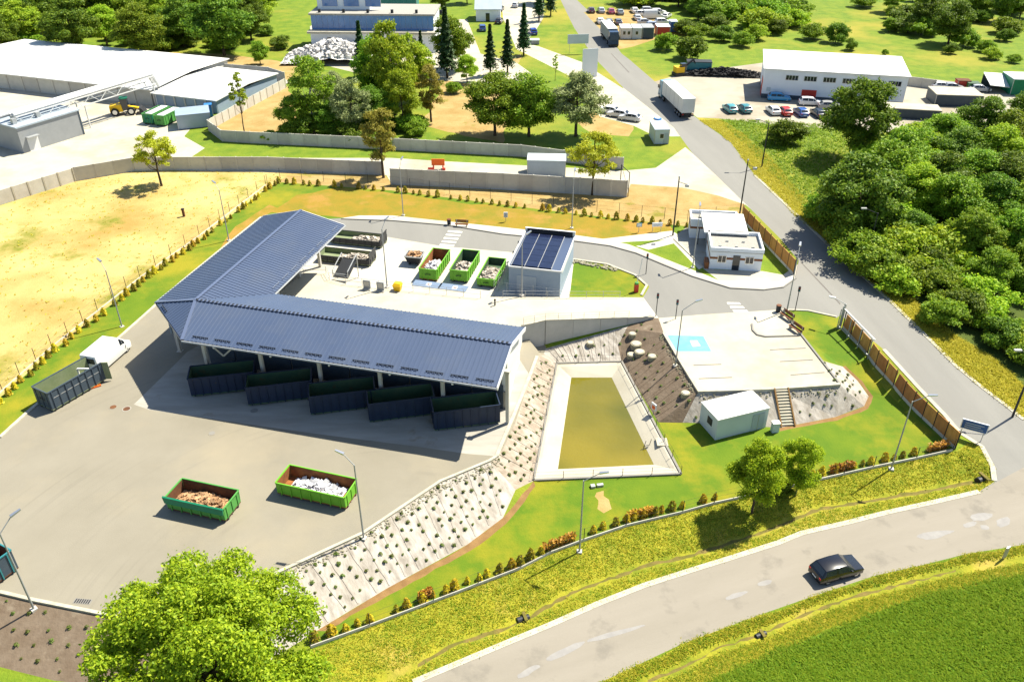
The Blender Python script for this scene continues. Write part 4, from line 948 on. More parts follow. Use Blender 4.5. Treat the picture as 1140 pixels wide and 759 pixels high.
cn = MB().tube((-1.0,7.2,0),(-1.0,7.2,2.6),.06,.06,6).build('canopy_post', M['darkmetal'], gh)

# ------------------------------------------------------------------ white hut by the pond
ho = G(796,490,.1); hang = math.radians(20)
hut = thing('utility_hut', 'small white flat roofed hut on the lawn below the parking', 'hut', ho, hang)
MB().box(0,5.9,0,3.1,-.1,2.45).build('wall', M['hutwall'], hut)
MB().box(-.06,5.96,-.06,3.16,2.45,2.58).build('roof', M['roofwhite'], hut)
d_ = MB().box(4.1,5.5,-.05,-.002,.05,2.1).build('door', M['greyroof'], hut); MB().box(4.76,4.84,-.065,-.051,.1,2.05).build('gap', M['galv'], d_)
MB().box(-.06,-.002,.9,1.7,1.1,1.9).build('vent', M['darkmetal'], hut)
bx_ = thing('electric_box', 'small pale cabinet at the foot of the slope stairs', 'cabinet', T(862,480), .1); MB().box(-.35,.35,-.25,.25,0,1.1).build('body', M['hutwall'], bx_); MB().box(-.4,.4,-.3,.3,1.1,1.18).build('lid', M['roofwhite'], bx_)
# stairs in the slope
st_top, st_bot = (T(862,434.5)+T(877,433.8))/2, (T(870,474.5)+T(884,473))/2
stw = thing('stairs', 'concrete stairs climbing the white slope to the parking', 'stairs', (st_bot.x,st_bot.y,.1), math.atan2((st_top-st_bot).y,(st_top-st_bot).x))
SL_ = (st_top-st_bot).to_2d().length; rise = MZ-.15; n = 12
stm = MB().box(-.02,SL_/n+.12,-.62,.62,-.25,0).mesh('step', M['concrete'])
for k in range(n): put('step', stm, stw, (SL_*k/n, 0, .1+rise*(k+1)/n-.05))
for y in (-.72,.72): MB().bar((-.1,y,.08),(SL_+.1,y,rise+.14),.14,.3).build('cheek', M['soil'], stw)
# planter rings on the dark slope
for i,(px,r_) in enumerate((((703,397),.65),((712,394),.75),((726,399),.62),((704,374),.55),((708,385),.8),((657,384),.55),((763,440),.6))):
    p = T(*px); lb = ['upper edge of the dark slope beside the pond','taller one at the pond corner','right of the pond corner','topmost on the dark slope','large one below the topmost','alone on the white slope above the pond','alone near the parking corner'][i]
    w_ = thing('manhole_ring', 'round concrete shaft ring, '+lb, 'shaft', p); n = 14; mb = MB()
    hh = .35; r_ *= .8
    mb.tube((0,0,-.6),(0,0,hh),r_,r_,16).build('ring', M['stone'], w_); MB().tube((0,0,hh),(0,0,hh+.06),r_*.78,r_*.78,16).build('lid', M['kerb'], w_)
# boulders round the pad
# ------------------------------------------------------------------ concrete panel walls
def panel_wall(label, px, h, cut=2.6, m='wallc', z=MZ, name='concrete_wall', pm='wallc', th=.12, gate=None):
    pts = [T(x,y) for x,y in px]; r0 = thing(name, label, 'wall', pts[0]); o = r0.location
    pst = MB().box(-.11,.11,-.11,.11,-.1,h+.05).mesh('post', M[pm])
    for i in range(len(pts)-1):
        a, b = pts[i].to_2d(), pts[i+1].to_2d(); L_ = (b-a).length; n = max(1, round(L_/cut)); d = (b-a)/L_; an = math.atan2(d.y,d.x); w = L_/n
        pn = MB().box(.12,w-.12,-th/2,th/2,-.1,h); pn = pn.mesh('panel', M[m])
        for k in range(n):
            p = a+d*w*k; zz = H(p.x,p.y)-o.z
            put('panel', pn, r0, (p.x-o.x,p.y-o.y,zz), an); put('post', pst, r0, (p.x-o.x,p.y-o.y,zz), an)
    p = pts[-1]; put('post', pst, r0, p-o)
    return r0
panel_wall('pale slab wall between works yard and dry field', [(-40,242),(0,228.5),(84,202)], 2.2, 2.3, 'wallpale', pm='kerb')
panel_wall('grey slab wall along the top of the dry field', [(86,201.5),(150,190.5),(195,189.5),(300,189.5),(426,195)], 2.3)
panel_wall('long grey slab wall below the drive with the loose tree at its end', [(436,205.5),(560,211),(697,219.5)], 2.7, 2.5)
panel_wall('long grey slab wall behind the drive below the trees', [(233,146),(248,157.5),(280,159.5),(430,166.5),(580,174.5),(693,189)], 2.1, 2.5)
panel_wall('pale slab wall rising beside the slim birch', [(318,98),(276,121),(234,145)], 2.0, 2.4, 'wallpale', pm='kerb')
panel_wall('grey slab wall behind the white works hall', [(60,64),(150,74),(237,83),(300,88),(318,94)], 2.6, 3.0)
dw = thing('steel_gate', 'tall steel gate frame at the end of the long slab wall', 'gate', T(699,219))
MB().tube((0,0,0),(0,0,4.0),.07,.07,6).tube((-.9,3.2,0),(-.9,3.2,4.0),.07,.07,6).tube((0,0,3.9),(-.9,3.2,3.9),.06,.06,6).tube((0,0,1),(-.9,3.2,3.9),.03,.03,5).build('frame', M['darkmetal'], dw)

# ------------------------------------------------------------------ reed panel fences beside the right road
def reed_fence(label, px, h, n, endframe=False):
    a, b = T(*px[0]), T(*px[1]); r0 = thing('reed_fence', label, 'fence', a); d = (b-a).to_2d(); L_ = d.length; d = d/L_; an = math.atan2(d.y,d.x)
    w = L_/n
    pm = MB().box(.05,w-.05,-.03,.03,.35,h).mesh('panel', M['fencered']); ps = MB().box(-.04,.04,-.05,.05,-.1,h+.15).mesh('post', M['darkmetal']); pn = MB().box(.04,w-.04,-.06,.06,-.3,.34).mesh('plinth', M['wallpale'])
    rr = MB().box(.05,w-.05,.035,.06,h*.35,h*.35+.05).box(.05,w-.05,.035,.06,h*.8,h*.8+.05).mesh('rail', M['darkmetal'])
    for k in range(n+1):
        p = a.to_2d()+d*w*k; z0 = H(p.x,p.y)-a.z; z1 = H(p.x+d.x*w,p.y+d.y*w)-a.z
        put('post', ps, r0, (p.x-a.x,p.y-a.y,z0), an)
        if k < n:
            for nm,me in (('panel',pm),('plinth',pn),('rail',rr)):
                q = put(nm, me, r0, (p.x-a.x,p.y-a.y,z0), 0); q.rotation_euler = (0,-math.atan2(z1-z0,w),an); q.rotation_mode = 'XYZ'
    return r0
rf = reed_fence('brown reed fence from the gate down to the road junction', ((938,365),(1063,500)), 2.0, 12)
gp = thing('sliding_gate', 'grey steel sliding gate frame at the top of the reed fence', 'gate', T(934,366)); o = gp.location; e = T(968,400)-o
for dx in (0,.5): MB().box(-.1+dx*.6,.1+dx*.6,-.1+dx,.1+dx,-.1,3.0).build('post', M['galv'], gp)
MB().bar((0,0,2.75),(e.x,e.y,e.z+2.55),.12,.14).build('top_rail', M['galv'], gp)
for k in range(4): q = e*(k/3); MB().bar((q.x-.25,q.y,q.z),(q.x-.25,q.y,q.z+2.65),.08,.08).build('upright', M['galv'], gp)
MB().bar((-.25,0,.5),(e.x-.25,e.y,e.z+.5),.08,.1).build('lower_rail', M['galv'], gp)
reed_fence('brown reed fence behind the gatehouse', ((826,245),(883,306)), 2.1, 9)

# ------------------------------------------------------------------ wire fences with hedge rows
def wire_fence(label, px, h, step, plinth=.25, mpost='darkmetal'):
    pts = [T(x,y).to_2d()[:] for x,y in px]
    return rail_posts('wire_fence', label, 'fence', pts, H, h, step, mpost, (.3,.6,.97), .035, .009, plinth)
wire_fence('wire fence with dark posts on a kerb above the lower road', [(x,y) for x,y,_ in FENCE_S[:-1]]+[(1060,502)], 1.5, 3.0, .22)
wire_fence('wire fence with dark posts along the left hedge', [(-8,446),(3,435),(58,386.5),(109,346.5),(156,309.5),(222,263),(296,206.5)], 1.7, 2.6, .12)
wire_fence('wire fence with thin posts above the top hedge', [(298,206),(312,199),(435,208),(640,233),(765,247),(826,239)], 1.8, 3.2, 0)

# ------------------------------------------------------------------ lamp posts and poles
def lamp_mesh(h, arm, rise=.9):
    return (MB().tube((0,0,-.1),(0,0,h),.085,.055,8), MB().tube((0,0,h-.05),(arm,0,h+rise),.04,.035,6), MB().hexa([(arm-.1,-.15,h+rise-.06),(arm+.65,-.11,h+rise+.12),(arm+.65,.11,h+rise+.12),(arm-.1,.15,h+rise-.06),(arm-.1,-.12,h+rise+.06),(arm+.65,-.09,h+rise+.2),(arm+.65,.09,h+rise+.2),(arm-.1,.12,h+rise+.06)]))
LAMPS = [((38,678),None,8.0,1.1,50,'grey lamp post at the dark slope in the bottom left'),
 ((405,599),None,8.0,.9,160,'grey lamp post beside the lime green skip'),
 ((645,614),None,8.0,1.3,-5,'grey lamp post behind the lower fence below the pond'),
 ((992,522),None,8.0,1.2,-15,'grey lamp post at the lower fence near the junction'),
 ((752,407),None,7.0,1.4,10,'grey lamp post at the corner of the parking pad'),
 ((876,346),None,7.2,1.2,70,'grey lamp post beside the benches near the gate'),
 ((449,240),None,7.5,.8,75,'grey lamp post on the lawn behind the loop road'),
 ((431,320),PZ,7.8,.8,60,'grey lamp post on the platform beside the yellow bin'),
 ((636.5,254),None,7.5,.8,80,'grey lamp post behind the solar building'),
 ((581,329),PZ-.2,7.0,.8,45,'grey lamp post before the solar building'),
 ((771,298),None,7.5,.9,80,'grey lamp post before the gatehouse'),
 ((136,364),YZ,7.5,.7,140,'grey lamp post on the lawn above the white van'),
 ((255,268),None,7.5,.7,140,'grey lamp post on the lawn beside the canopy')]
for px,z,h,arm,deg,lab in LAMPS:
    p = T(*px) if z is None else G(*px,z); t = thing('street_lamp', lab, 'street lamp', p, math.radians(deg), 'lamp posts around the site')
    a_, b_, c_ = lamp_mesh(h, arm); a_.build('pole', M['lampmetal'], t); b_.build('arm', M['lampmetal'], t); c_.build('lamp_head', M['chrome'], t); MB().box(-.22,.22,-.22,.22,-.1,.12).build('base', M['wallc'], t)
lampg = thing('gate_lamp', 'white lamp arm fixed to the sliding gate post', 'lamp', T(934.6,366)+Vector((0,0,3.0)), math.radians(150))
MB().tube((0,0,0),(0,0,.35),.05,.05,6).tube((0,0,.3),(1.3,0,.75),.035,.035,6).build('arm', M['galv'], lampg); MB().box(1.2,1.9,-.13,.13,.7,.84).build('lamp_head', M['white'], lampg)
POLES = [((749,262),8.5,'tall dark camera mast beside the gatehouse lawn',True),((823,241),8.5,'tall dark mast at the top of the gatehouse fence',True),((848,186),7.5,'dark utility pole in the straw verge above the trees',False),((1127,464),7.5,'dark utility pole in the straw verge at the right edge',False),((965,287),6.5,'dark utility pole at the edge of the wood',False)]
for px,h,lab,camx in POLES:
    t = thing('utility_pole', lab, 'pole', T(*px)); MB().tube((0,0,-.1),(0,0,h),.12,.08,8).build('pole', M['darkmetal'], t)
    if camx:
        MB().bar((-.1,0,h-.5),(1.2,-.1,h-.9),.06,.06).build('bracket', M['darkmetal'], t); MB().box(.9,1.4,-.3,.1,h-1.2,h-.9).build('camera', M['galv'], t); MB().ball((0,0,h+.15),(.14,.14,.18),6,4).build('sensor', M['galv'], t)
    else: MB().tube((0,0,h-.1),(-1.6,.3,h+.5),.05,.04,6).build('arm', M['darkmetal'], t); MB().box(-2.2,-1.5,.15,.45,h+.42,h+.58).build('lamp_head', M['galv'], t)
SIG = [((719,305),2.2,'dark barrier post beside the loop road curve'),((730,352),2.4,'traffic signal at the foot of the ramp'),((752,355),1.9,'small dark signal post at the parking entry'),((885,346),2.6,'traffic signal beside the gate lawn')]
for px,h,lab in SIG:
    t = thing('signal_post', lab, 'signal', T(*px)); MB().tube((0,0,-.05),(0,0,h),.05,.05,6).build('post', M['darkmetal'], t); MB().box(-.12,.12,-.1,.1,h+.05,h+.7).build('signal_head', M['darkmetal'], t)
    for k,mm in enumerate(('redlamp','tealpaint')): MB().tube((0,-.1,h+.52-k*.3),(0,-.13,h+.52-k*.3),.08,.08,8).build('lens', M[mm], t)
bar = thing('barrier', 'orange barrier housing with thin white boom at the small lawn tip', 'barrier', T(708,325), .1)
MB().box(-.25,.25,-.2,.2,0,1.1).build('housing', M['redpaint'], bar); MB().tube((0,0,1.0),(.5,.2,4.6),.045,.04,6).build('boom', M['white'], bar); MB().box(-.2,.2,-.2,.2,1.1,1.35).build('cap', M['green'], bar)
# benches and bins
def bench(px, ang, lab, zz=None):
    t = thing('bench', lab, 'bench', T(*px), ang, 'benches')
    for k in range(3): MB().box(-.95,.95,-.25+k*.17,-.11+k*.17,.42,.47).build('slat', M['wood'], t)
    for k in range(3): MB().box(-.95,.95,.30,.35,.55+k*.15,.67+k*.15).build('slat', M['wood'], t)
    for x in (-.75,.75): MB().box(x-.05,x+.05,-.25,.3,0,.41).box(x-.05,x+.05,.26,.299,.41,1.0).build('leg', M['kerb'], t)
bench((514,252.5), -.12, 'brown bench on the pavement by the crossing')
bench((875,355), math.radians(-65), 'brown bench at the parking nearest the gate drive'); bench((885,369), math.radians(-65), 'brown bench at the parking farther from the gate drive')
def bin_(px, lab):
    t = thing('litter_bin', lab, 'bin', T(*px)); MB().tube((0,0,0),(0,0,.85),.26,.3,10).build('body', M['darkmetal'], t); MB().tube((0,0,.85),(0,0,.92),.32,.3,10).build('lid', M['wood'], t)
bin_((500,250.5), 'dark litter bin beside the pavement bench'); bin_((866,347), 'brown litter bin beside the parking benches')
# signs
def sign(px, lab, w, h, hb, ang, mf, posts=2, mb='signwhite', lines=0, lm='signwhite'):
    t = thing('sign_board', lab, 'sign', T(*px), ang); MB().box(-w/2,w/2,-.05,.05,hb,hb+h).build('board', M[mb], t)
    MB().box(-w/2+.08,w/2-.08,-.062,-.051,hb+.06,hb+h-.06).build('face', M[mf], t)
    for k in range(lines): MB().box(-w*.36,w*(.34-.1*(k%2)),-.07,-.063,hb+h*.22+k*h*.22,hb+h*.30+k*h*.22).build('text_line', M[lm], t)
    for k in range(posts):
        x = 0 if posts == 1 else (-w*.4 if k == 0 else w*.4); MB().tube((x,.08,-.1),(x,.08,hb+h),.04,.04,6).build('post', M['galv'], t)
    return t
sign((1080,488), 'blue and white direction sign at the road junction', 2.4, 1.1, 1.0, math.radians(-28), 'signblue', 2, 'signwhite', 3, 'greyroof')
sign((711,259), 'small white and green sign left of the gatehouse path', .8, .55, .9, .1, 'signwhite', 1, 'tealpaint', 2, 'galv'); sign((731,258), 'wider white sign beside the gatehouse path', 1.5, .6, .8, .1, 'signwhite', 2, 'signwhite', 2, 'galv')
sign((563,247), 'small blue sign on the scorched lawn', .6, .8, .7, 0, 'greyroof', 1)
sign((643,60), 'pale blue board at the far roadside', 5.2, 2.2, 2.4, .1, 'hutwall', 2, 'hutwall'); sign((656,86), 'tall white pylon board beside the far drive', 3.6, 6.2, .0, .25, 'signwhite', 1, 'signwhite')
sign((1117,622), 'grey roadside plate near the bottom right road edge', .5, 1.2, .2, math.radians(30), 'galv', 1, 'galv')
ms = thing('hydrant_sign', 'red and white life ring board beside the pond', 'sign', T(727,462), -1.0); MB().tube((0,0,0),(0,0,1.5),.04,.04,6).build('post', M['galv'], ms); MB().box(-.35,.35,-.05,.05,.7,1.5).build('board', M['signwhite'], ms); MB().box(-.22,.22,-.065,-.051,.8,1.25).build('face', M['orange'], ms)
mp = thing('map_box', 'white pump box beside the lower pond edge', 'box', T(668,541), .2); MB().box(-.3,.3,-.15,.15,0,.25).build('body', M['galv'], mp); MB().box(-.9,-.5,-.2,.2,0,.25).build('lid', M['galv'], mp)
cul = thing('culvert', 'dark culvert mouth beside the junction', 'culvert', T(1094,534), .3); MB().tube((-.6,0,0),(.4,.1,0),.34,.34,12).build('pipe', M['darkmetal'], cul); MB().box(-.1,.2,-.6,.6,.35,.5).build('head_wall', M['ditch'], cul)
cul = thing('culvert', 'dark culvert mouth below the lower fence at bottom centre', 'culvert', T(584,689), .3); MB().tube((-.6,0,0),(.4,.1,0),.28,.28,12).build('pipe', M['darkmetal'], cul); MB().box(-.1,.15,-.45,.45,.28,.38).build('head_wall', M['ditch'], cul)
rk = T(848,707); cul = thing('culvert', 'small dark culvert in the verge south of the road', 'culvert', rk, .3); MB().tube((-.5,0,0),(.4,.1,0),.22,.22,12).build('pipe', M['darkmetal'], cul); MB().box(-.1,.15,-.35,.35,.2,.3).build('head_wall', M['ditch'], cul)
st_ = thing('marker_post', 'small brown marker post in the dry field', 'post', T(205,241)); MB().box(-.15,.15,-.15,.15,-.05,1.1).build('post', M['darkrust'], st_); MB().box(-.2,.2,-.2,.2,1.1,1.25).build('cap', M['darkmetal'], st_)

# ------------------------------------------------------------------ vehicles
def wheel(root, x, y, r, w, side):
    t = MB().tube((x,y-w/2,r),(x,y+w/2,r),r,r,14).build('wheel', M['tyre'], root)
    yy = y+side*(w/2+.004); MB().tube((x,yy-.01,r),(x,yy+.01,r),r*.6,r*.55,10).build('rim', M['chrome'], t)
PAINT = {}
def cpaint(c):
    k = 'p%s' % (c,)
    if k not in PAINT: PAINT[k] = mat('car paint', c, .22, spec=.45, coat=.5)
    return PAINT[k]
ST = {'hatch':[(2.2,.60,.58,.72,.9),(2.05,.80,.74,.86,.92),(1.1,.96,.92,.90,.94),(.30,1.46,.94,.90,.76),(-.6,1.50,.96,.90,.76),(-1.45,1.42,.98,.90,.76),(-2.0,.99,.96,.87,.92),(-2.18,.90,.86,.84,.95),(-2.22,.56,.54,.80,.95)],
      'estate':[(2.3,.62,.60,.72,.9),(2.15,.84,.78,.88,.92),(1.15,1.02,.96,.92,.94),(.35,1.58,.98,.92,.78),(-.7,1.63,1.0,.92,.78),(-1.85,1.56,1.02,.91,.78),(-2.2,1.06,1.02,.88,.92),(-2.32,.94,.9,.86,.95),(-2.35,.58,.56,.82,.95)],
      'van':[(2.9,.66,.64,.82,.9),(2.75,1.05,.95,.96,.92),(2.15,1.25,1.2,.98,.95),(1.45,2.1,1.28,.99,.86),(1.0,2.45,1.3,1.0,.90),(-2.7,2.45,1.3,1.0,.92),(-2.88,2.38,1.3,.99,.92),(-2.92,.60,.58,.98,.98)]}
def car(lab, px, ang, colr, kind='hatch', group=None, z=None, name='car'):
    p = T(*px) if z is None else G(*px,z); t = thing(name, lab, 'van' if kind == 'van' else 'car', p, ang, group); S = ST[kind]
    mb = MB(); V = []
    for (x,zt,zb,w,k) in S: V += [(x,-w,.28),(x,-w,zb),(x,-w*k,zt),(x,w*k,zt),(x,w,zb),(x,w,.28)]
    F_ = []
    for i in range(len(S)-1):
        for j in range(6): F_.append((6*i+j,6*i+(j+1)%6,6*(i+1)+(j+1)%6,6*(i+1)+j))
    F_ += [tuple(range(5,-1,-1)), tuple(6*(len(S)-1)+j for j in range(6))]
    mb.add(V,F_); bo_ = mb.build('body', cpaint(colr), t, smooth=True); bv = bo_.modifiers.new('edge', 'BEVEL'); bv.width = .07; bv.segments = 2; bv.limit_method = 'ANGLE'; bv.angle_limit = .35
    def quad(i, j, ys, ins=.06, nm='window'):
        pass
    e = .012
    # windscreen / rear glass on the sloping top faces, side windows between belt and roof
    def topglass(i, j, a=.10, b=.90):
        x0,z0,_,w0,k0 = S[i]; x1,z1,_,w1,k1 = S[j]
        P = [(x0+(x1-x0)*a, z0+(z1-z0)*a, (w0*k0+(w1*k1-w0*k0)*a)*.88), (x0+(x1-x0)*b, z0+(z1-z0)*b, (w0*k0+(w1*k1-w0*k0)*b)*.92)]
        d = Vector((x1-x0,0,z1-z0)).normalized(); n_ = Vector((-d.z,0,d.x)); n_ = n_ if n_.z > 0 else -n_
        q = [(P[0][0],-P[0][2],P[0][1]),(P[0][0],P[0][2],P[0][1]),(P[1][0],P[1][2],P[1][1]),(P[1][0],-P[1][2],P[1][1])]
        MB().add([(v[0]+n_.x*e,v[1],v[2]+n_.z*e) for v in q],[(0,1,2,3)]).build('windscreen' if i < 4 else 'rear_window', M['glass'], t)
    def sideglass(i, j, a=.05, b=.95):
        for s in (-1,1):
            q = []
            for (xx,f_) in ((a,0),(b,0),(b,1),(a,1)):
                x = S[i][0]+(S[j][0]-S[i][0])*xx; zt = S[i][1]+(S[j][1]-S[i][1])*xx; zb = S[i][2]+(S[j][2]-S[i][2])*xx; w = S[i][3]+(S[j][3]-S[i][3])*xx; k = S[i][4]+(S[j][4]-S[i][4])*xx
                ff = .10+.74*f_; q.append((x, s*(w+(w*k-w)*ff+e), zb+(zt-zb)*ff))
            MB().add(q,[(0,1,2,3)] if s < 0 else [(3,2,1,0)]).build('side_window', M['glass'], t)
    if kind == 'van':
        topglass(2,3,.08,.95); sideglass(2,3,.45,.98); sideglass(3,4,.05,.9)
        MB().box(-2.935,-2.925,-.75,.75,1.45,2.1).build('rear_window', M['glass'], t)
    else:
        topglass(2,3); topglass(5,6); sideglass(2,3,.35,.98); sideglass(3,4); sideglass(4,5); 
    xf, xr = S[0][0], S[-1][0]; hw = S[1][3]
    for s in (-1,1):
        MB().box(xf-.14,xf-.02,s*hw*.72-.16,s*hw*.72+.16,.56,.70).build('headlight', M['chrome'], t)
        MB().box(xr-.02,xr+.06,s*hw*.80-.12,s*hw*.80+.12,.72,.9).build('tail_light', M['redlamp'], t)
        MB().box(S[3][0]+.35,S[3][0]+.5,s*(hw+.02),s*(hw+.18) if s > 0 else s*(hw+.02)+.0,.96,1.1).build('mirror', cpaint(colr), t) if s > 0 else MB().box(S[3][0]+.35,S[3][0]+.5,-(hw+.18),-(hw+.02),.96,1.1).build('mirror', cpaint(colr), t)
        for x in ((xf-.85, xr+.85) if kind != 'van' else (xf-.95, xr+1.25)): wheel(t, x, s*(hw-.10), .33, .22, s)
    MB().box(xr-.03,xr+.02,-.26,.26,.50,.62).build('number_plate', M['white'], t)
    return t
def cang(pa, pb, z=0): a, b = G(*pa,z), G(*pb,z); return math.atan2((b-a).y,(b-a).x)
car('black estate car driving on the lower road', (930,638), cang((915,643),(953,633))+.02, (.005,.006,.010), 'estate', None, 0).scale = (.92,.96,.95)
car('white panel van parked behind the dark slate container', (122,401), cang((104,412),(140,381),YZ), (.72,.72,.70), 'van', None, YZ, 'van')
W_ = (.68,.68,.68)
for px,deg,colr,kind,lab in (
 ((677,126),155,W_,'hatch','white car in the lay-by, leftmost of three'),((688,130),155,W_,'hatch','white car in the lay-by, middle of three'),((701,134),155,(.55,.57,.6),'hatch','silver white car in the lay-by, rightmost of three'),
 ((812,124),100,(.05,.24,.26),'hatch','teal car parked left of the white hall, left one'),((828,124),100,(.03,.17,.19),'hatch','dark teal car parked left of the white hall, right one'),
 ((867,112),-8,(.03,.25,.50),'estate','bright blue van shaped car beside the white hall wall'),((902,117),-8,W_,'estate','white car before the red door of the white hall'),
 ((860,126),95,W_,'hatch','white car in the lower row before the white hall'),((873,127),95,(.40,.03,.03),'hatch','red car in the lower row before the white hall'),((891,128),95,(.02,.08,.28),'hatch','blue car in the lower row before the white hall'),((910,129),95,(.02,.03,.05),'hatch','black car in the lower row before the white hall'),((923,121),-8,(.3,.3,.3),'hatch','grey car half hidden by the tree before the hall'),
 ((658,14),95,(.06,.02,.03),'hatch','dark maroon car in the far car park'),((669,14),95,(.35,.38,.42),'hatch','silver car in the far car park back row'),((680,15),95,(.32,.05,.12),'hatch','pink red car in the far car park'),((690,16),95,(.22,.27,.30),'hatch','grey car at the end of the far back row'),
 ((668,26),95,W_,'hatch','white car beside the far lorry roof'),((678,27),95,(.12,.13,.15),'hatch','dark grey car in the far front row'),((688,27),95,(.10,.11,.14),'hatch','black car at the end of the far front row'),
 ((716,18),0,W_,'estate','white car in the far corner park, farthest'),((727,21),5,W_,'van','white van in the far corner park'),((738,27),5,W_,'estate','white car in the far corner park, right'),((728,31),5,(.3,.35,.45),'estate','silver blue car in the far corner park'),
 ((706,14),95,W_,'hatch','white car at the left of the far corner park'),((709,22),95,(.5,.52,.55),'hatch','silver car at the left of the far corner park'),((722,14),0,(.5,.52,.55),'estate','silver car at the back of the far corner park'),((733,16),5,W_,'estate','white car at the back right of the far corner park'),((718,27),5,(.45,.47,.5),'hatch','pale grey car in the middle of the far corner park'),((742,20),60,W_,'hatch','white car slanted at the right of the far corner park'),((574,8),80,(.4,.42,.45),'hatch','silver car at the top of the far drive'),
 ((593,38),100,(.02,.05,.25),'estate','dark blue car on the far drive'),((557,12),80,(.05,.06,.08),'hatch','black car beside the far drive edge, upper'),((556,26),80,(.03,.03,.04),'hatch','black car beside the far drive edge, lower'),((537,34),95,(.03,.07,.22),'estate','blue pick-up before the far small house')):
    car(lab, px, math.radians(deg), colr, kind, 'parked cars', MZ)
def lorry(lab, px_rear, px_front, cabcol, boxcol, z=MZ, flip=False, L=13.2):
    a, b = G(*px_rear,z), G(*px_front,z); an = math.atan2((b-a).y,(b-a).x); t = thing('lorry', lab, 'lorry', a, an, 'articulated lorries on the road')
    # local x forward from the rear bumper, left side at y=0 .. 2.5 inside
    y0, y1 = -1.25, 1.25
    bm = M[boxcol]
    MB().box(0,L,y0,y1,1.25,3.95).build('trailer_box', bm, t)
    MB().box(-.02,L+.02,y0-.03,y1+.03,3.95,4.02).build('trailer_roof', M['roofwhite'], t)
    for k in range(1,5): MB().box(L*k/5-.04,L*k/5+.04,y0-.02,y0-.001,1.3,3.9).build('curtain_seam', M['galv'], t); MB().box(L*k/5-.04,L*k/5+.04,y1+.001,y1+.02,1.3,3.9).build('curtain_seam', M['galv'], t)
    MB().box(.1,L,-.5,.5,.85,1.25).build('chassis', M['darkmetal'], t); MB().box(0,.15,y0,y1,.55,.75).build('bumper', M['darkmetal'], t)
    for yy in (y0+.1,y1-.4): MB().box(-.03,-.001,yy,yy+.3,.85,1.1).build('tail_light', M['redlamp'], t)
    MB().box(-.02,-.001,y0+.1,-.03,1.3,3.9).build('rear_door', bm, t); MB().box(-.02,-.001,.03,y1-.1,1.3,3.9).build('rear_door', bm, t)
    cm = cpaint(cabcol); x = L+.5
    MB().add([(x,-1.22,.5),(x+2.2,-1.22,.5),(x+2.2,1.22,.5),(x,1.22,.5),(x,-1.2,3.7),(x+1.75,-1.15,3.6),(x+1.75,1.15,3.6),(x,1.2,3.7)],MB().box(0,1,0,1,0,1).f).build('cab', cm, t)
    MB().add([(x+2.13,-1.05,1.75),(x+2.13,1.05,1.75),(x+1.92,1.02,2.95),(x+1.92,-1.02,2.95)],[(0,1,2,3)]).build('windscreen', M['glass'], t)
    for s in (-1,1): MB().box(x+.9,x+1.8,s*1.215-.012,s*1.215+.012,1.8,2.6).build('side_window', M['glass'], t); MB().box(x+1.9,x+2.05,s*1.32-.08,s*1.32+.08,1.9,2.6).build('mirror', M['darkmetal'], t)
    MB().box(x-1.2,x,-.5,.5,.6,1.0).build('tractor_frame', M['darkmetal'], t)
    for s in (-1,1):
        for xx in (1.6,2.9,4.2,L-.9,x+1.3): wheel(t, xx, s*1.05, .5, .34, s)
    MB().box(x+2.2,x+2.3,-1.15,1.15,.4,.75).build('front_bumper', M['darkmetal'], t)
    return t
lorry('white articulated lorry driving away beside the road cabin', (765,133), (735,104), (.10,.24,.32), 'white')
lorry('grey articulated lorry with dark cab coming down the far road', (673,40), (689,60), (.02,.04,.08), 'greybox', L=10.5)

# ------------------------------------------------------------------ road cabin and upper site cabins
def cabin(lab, px, ang, w, d, h, mw, mr='roofwhite', wins=1, group=None, door=True, cat='cabin', name='site_cabin', z=MZ):
    t = thing(name, lab, cat, G(*px,z), ang, group)
    MB().box(0,w,0,d,.08,h).build('wall', M[mw], t); MB().box(-.08,w+.08,-.08,d+.08,h,h+.14).build('roof', M[mr], t); MB().box(.05,w-.05,.05,d-.05,-.1,.08).build('base', M['darkmetal'], t)
    for x in (0,w): MB().box(x-.05,x+.05,-.05,.05,.08,h).build('corner_post', M['galv'], t)
    for k in range(wins):
        x = w*(k+.7)/(wins+.4); q = MB().box(x-.4,x+.4,-.04,-.002,h*.4,h*.78).build('window', M['white'], t); MB().box(x-.32,x+.32,-.052,-.041,h*.44,h*.74).build('pane', M['glass'], q)
    if door: MB().box(w-1.0,w-.2,-.035,-.002,.1,h*.8).build('door', M['greyroof'], t)
    return t
cabin('white road cabin on the grass beside the lorry', (728,161), .05, 2.6, 5.0, 2.6, 'hutwall', 'greyroof', 1)
hb = thing('satellite_roof', 'blue round cover lying on the road cabin roof', 'cover', G(730,152,MZ)+Vector((.3,1.5,0)), 0); hb.location.z = MZ+2.75; MB().tube((0,0,0),(0,0,.2),.8,.7,14).build('cover', M['bluepaint'], hb); MB().tube((0,0,.2),(0,0,.26),.45,.45,12).build('ring', M['white'], hb)
cabin('white cabin with two windows in the far cabin row', (691,44), 0, 2.9, 5, 2.7, 'white', 'roofwhite', 2, 'far cabin row', False)
cabin('light blue cabin in the far cabin row', (703,44), 0, 2.6, 5, 2.7, 'hutwall', 'hutwall', 1, 'far cabin row', False)
cabin('dark grey cabin in the far cabin row', (715,43.5), 0, 2.9, 5, 2.7, 'slateblue', 'greybox', 0, 'far cabin row', False)
cabin('orange red cabin in the far cabin row', (731,41), 0, 3.4, 4, 2.4, 'redpaint', 'roofwhite', 0, 'far cabin row', False)
cabin('small blue cabin at the end of the far cabin row', (746,36), 0, 1.8, 3, 2.6, 'bluepaint', 'hutwall', 0, 'far cabin row', False)
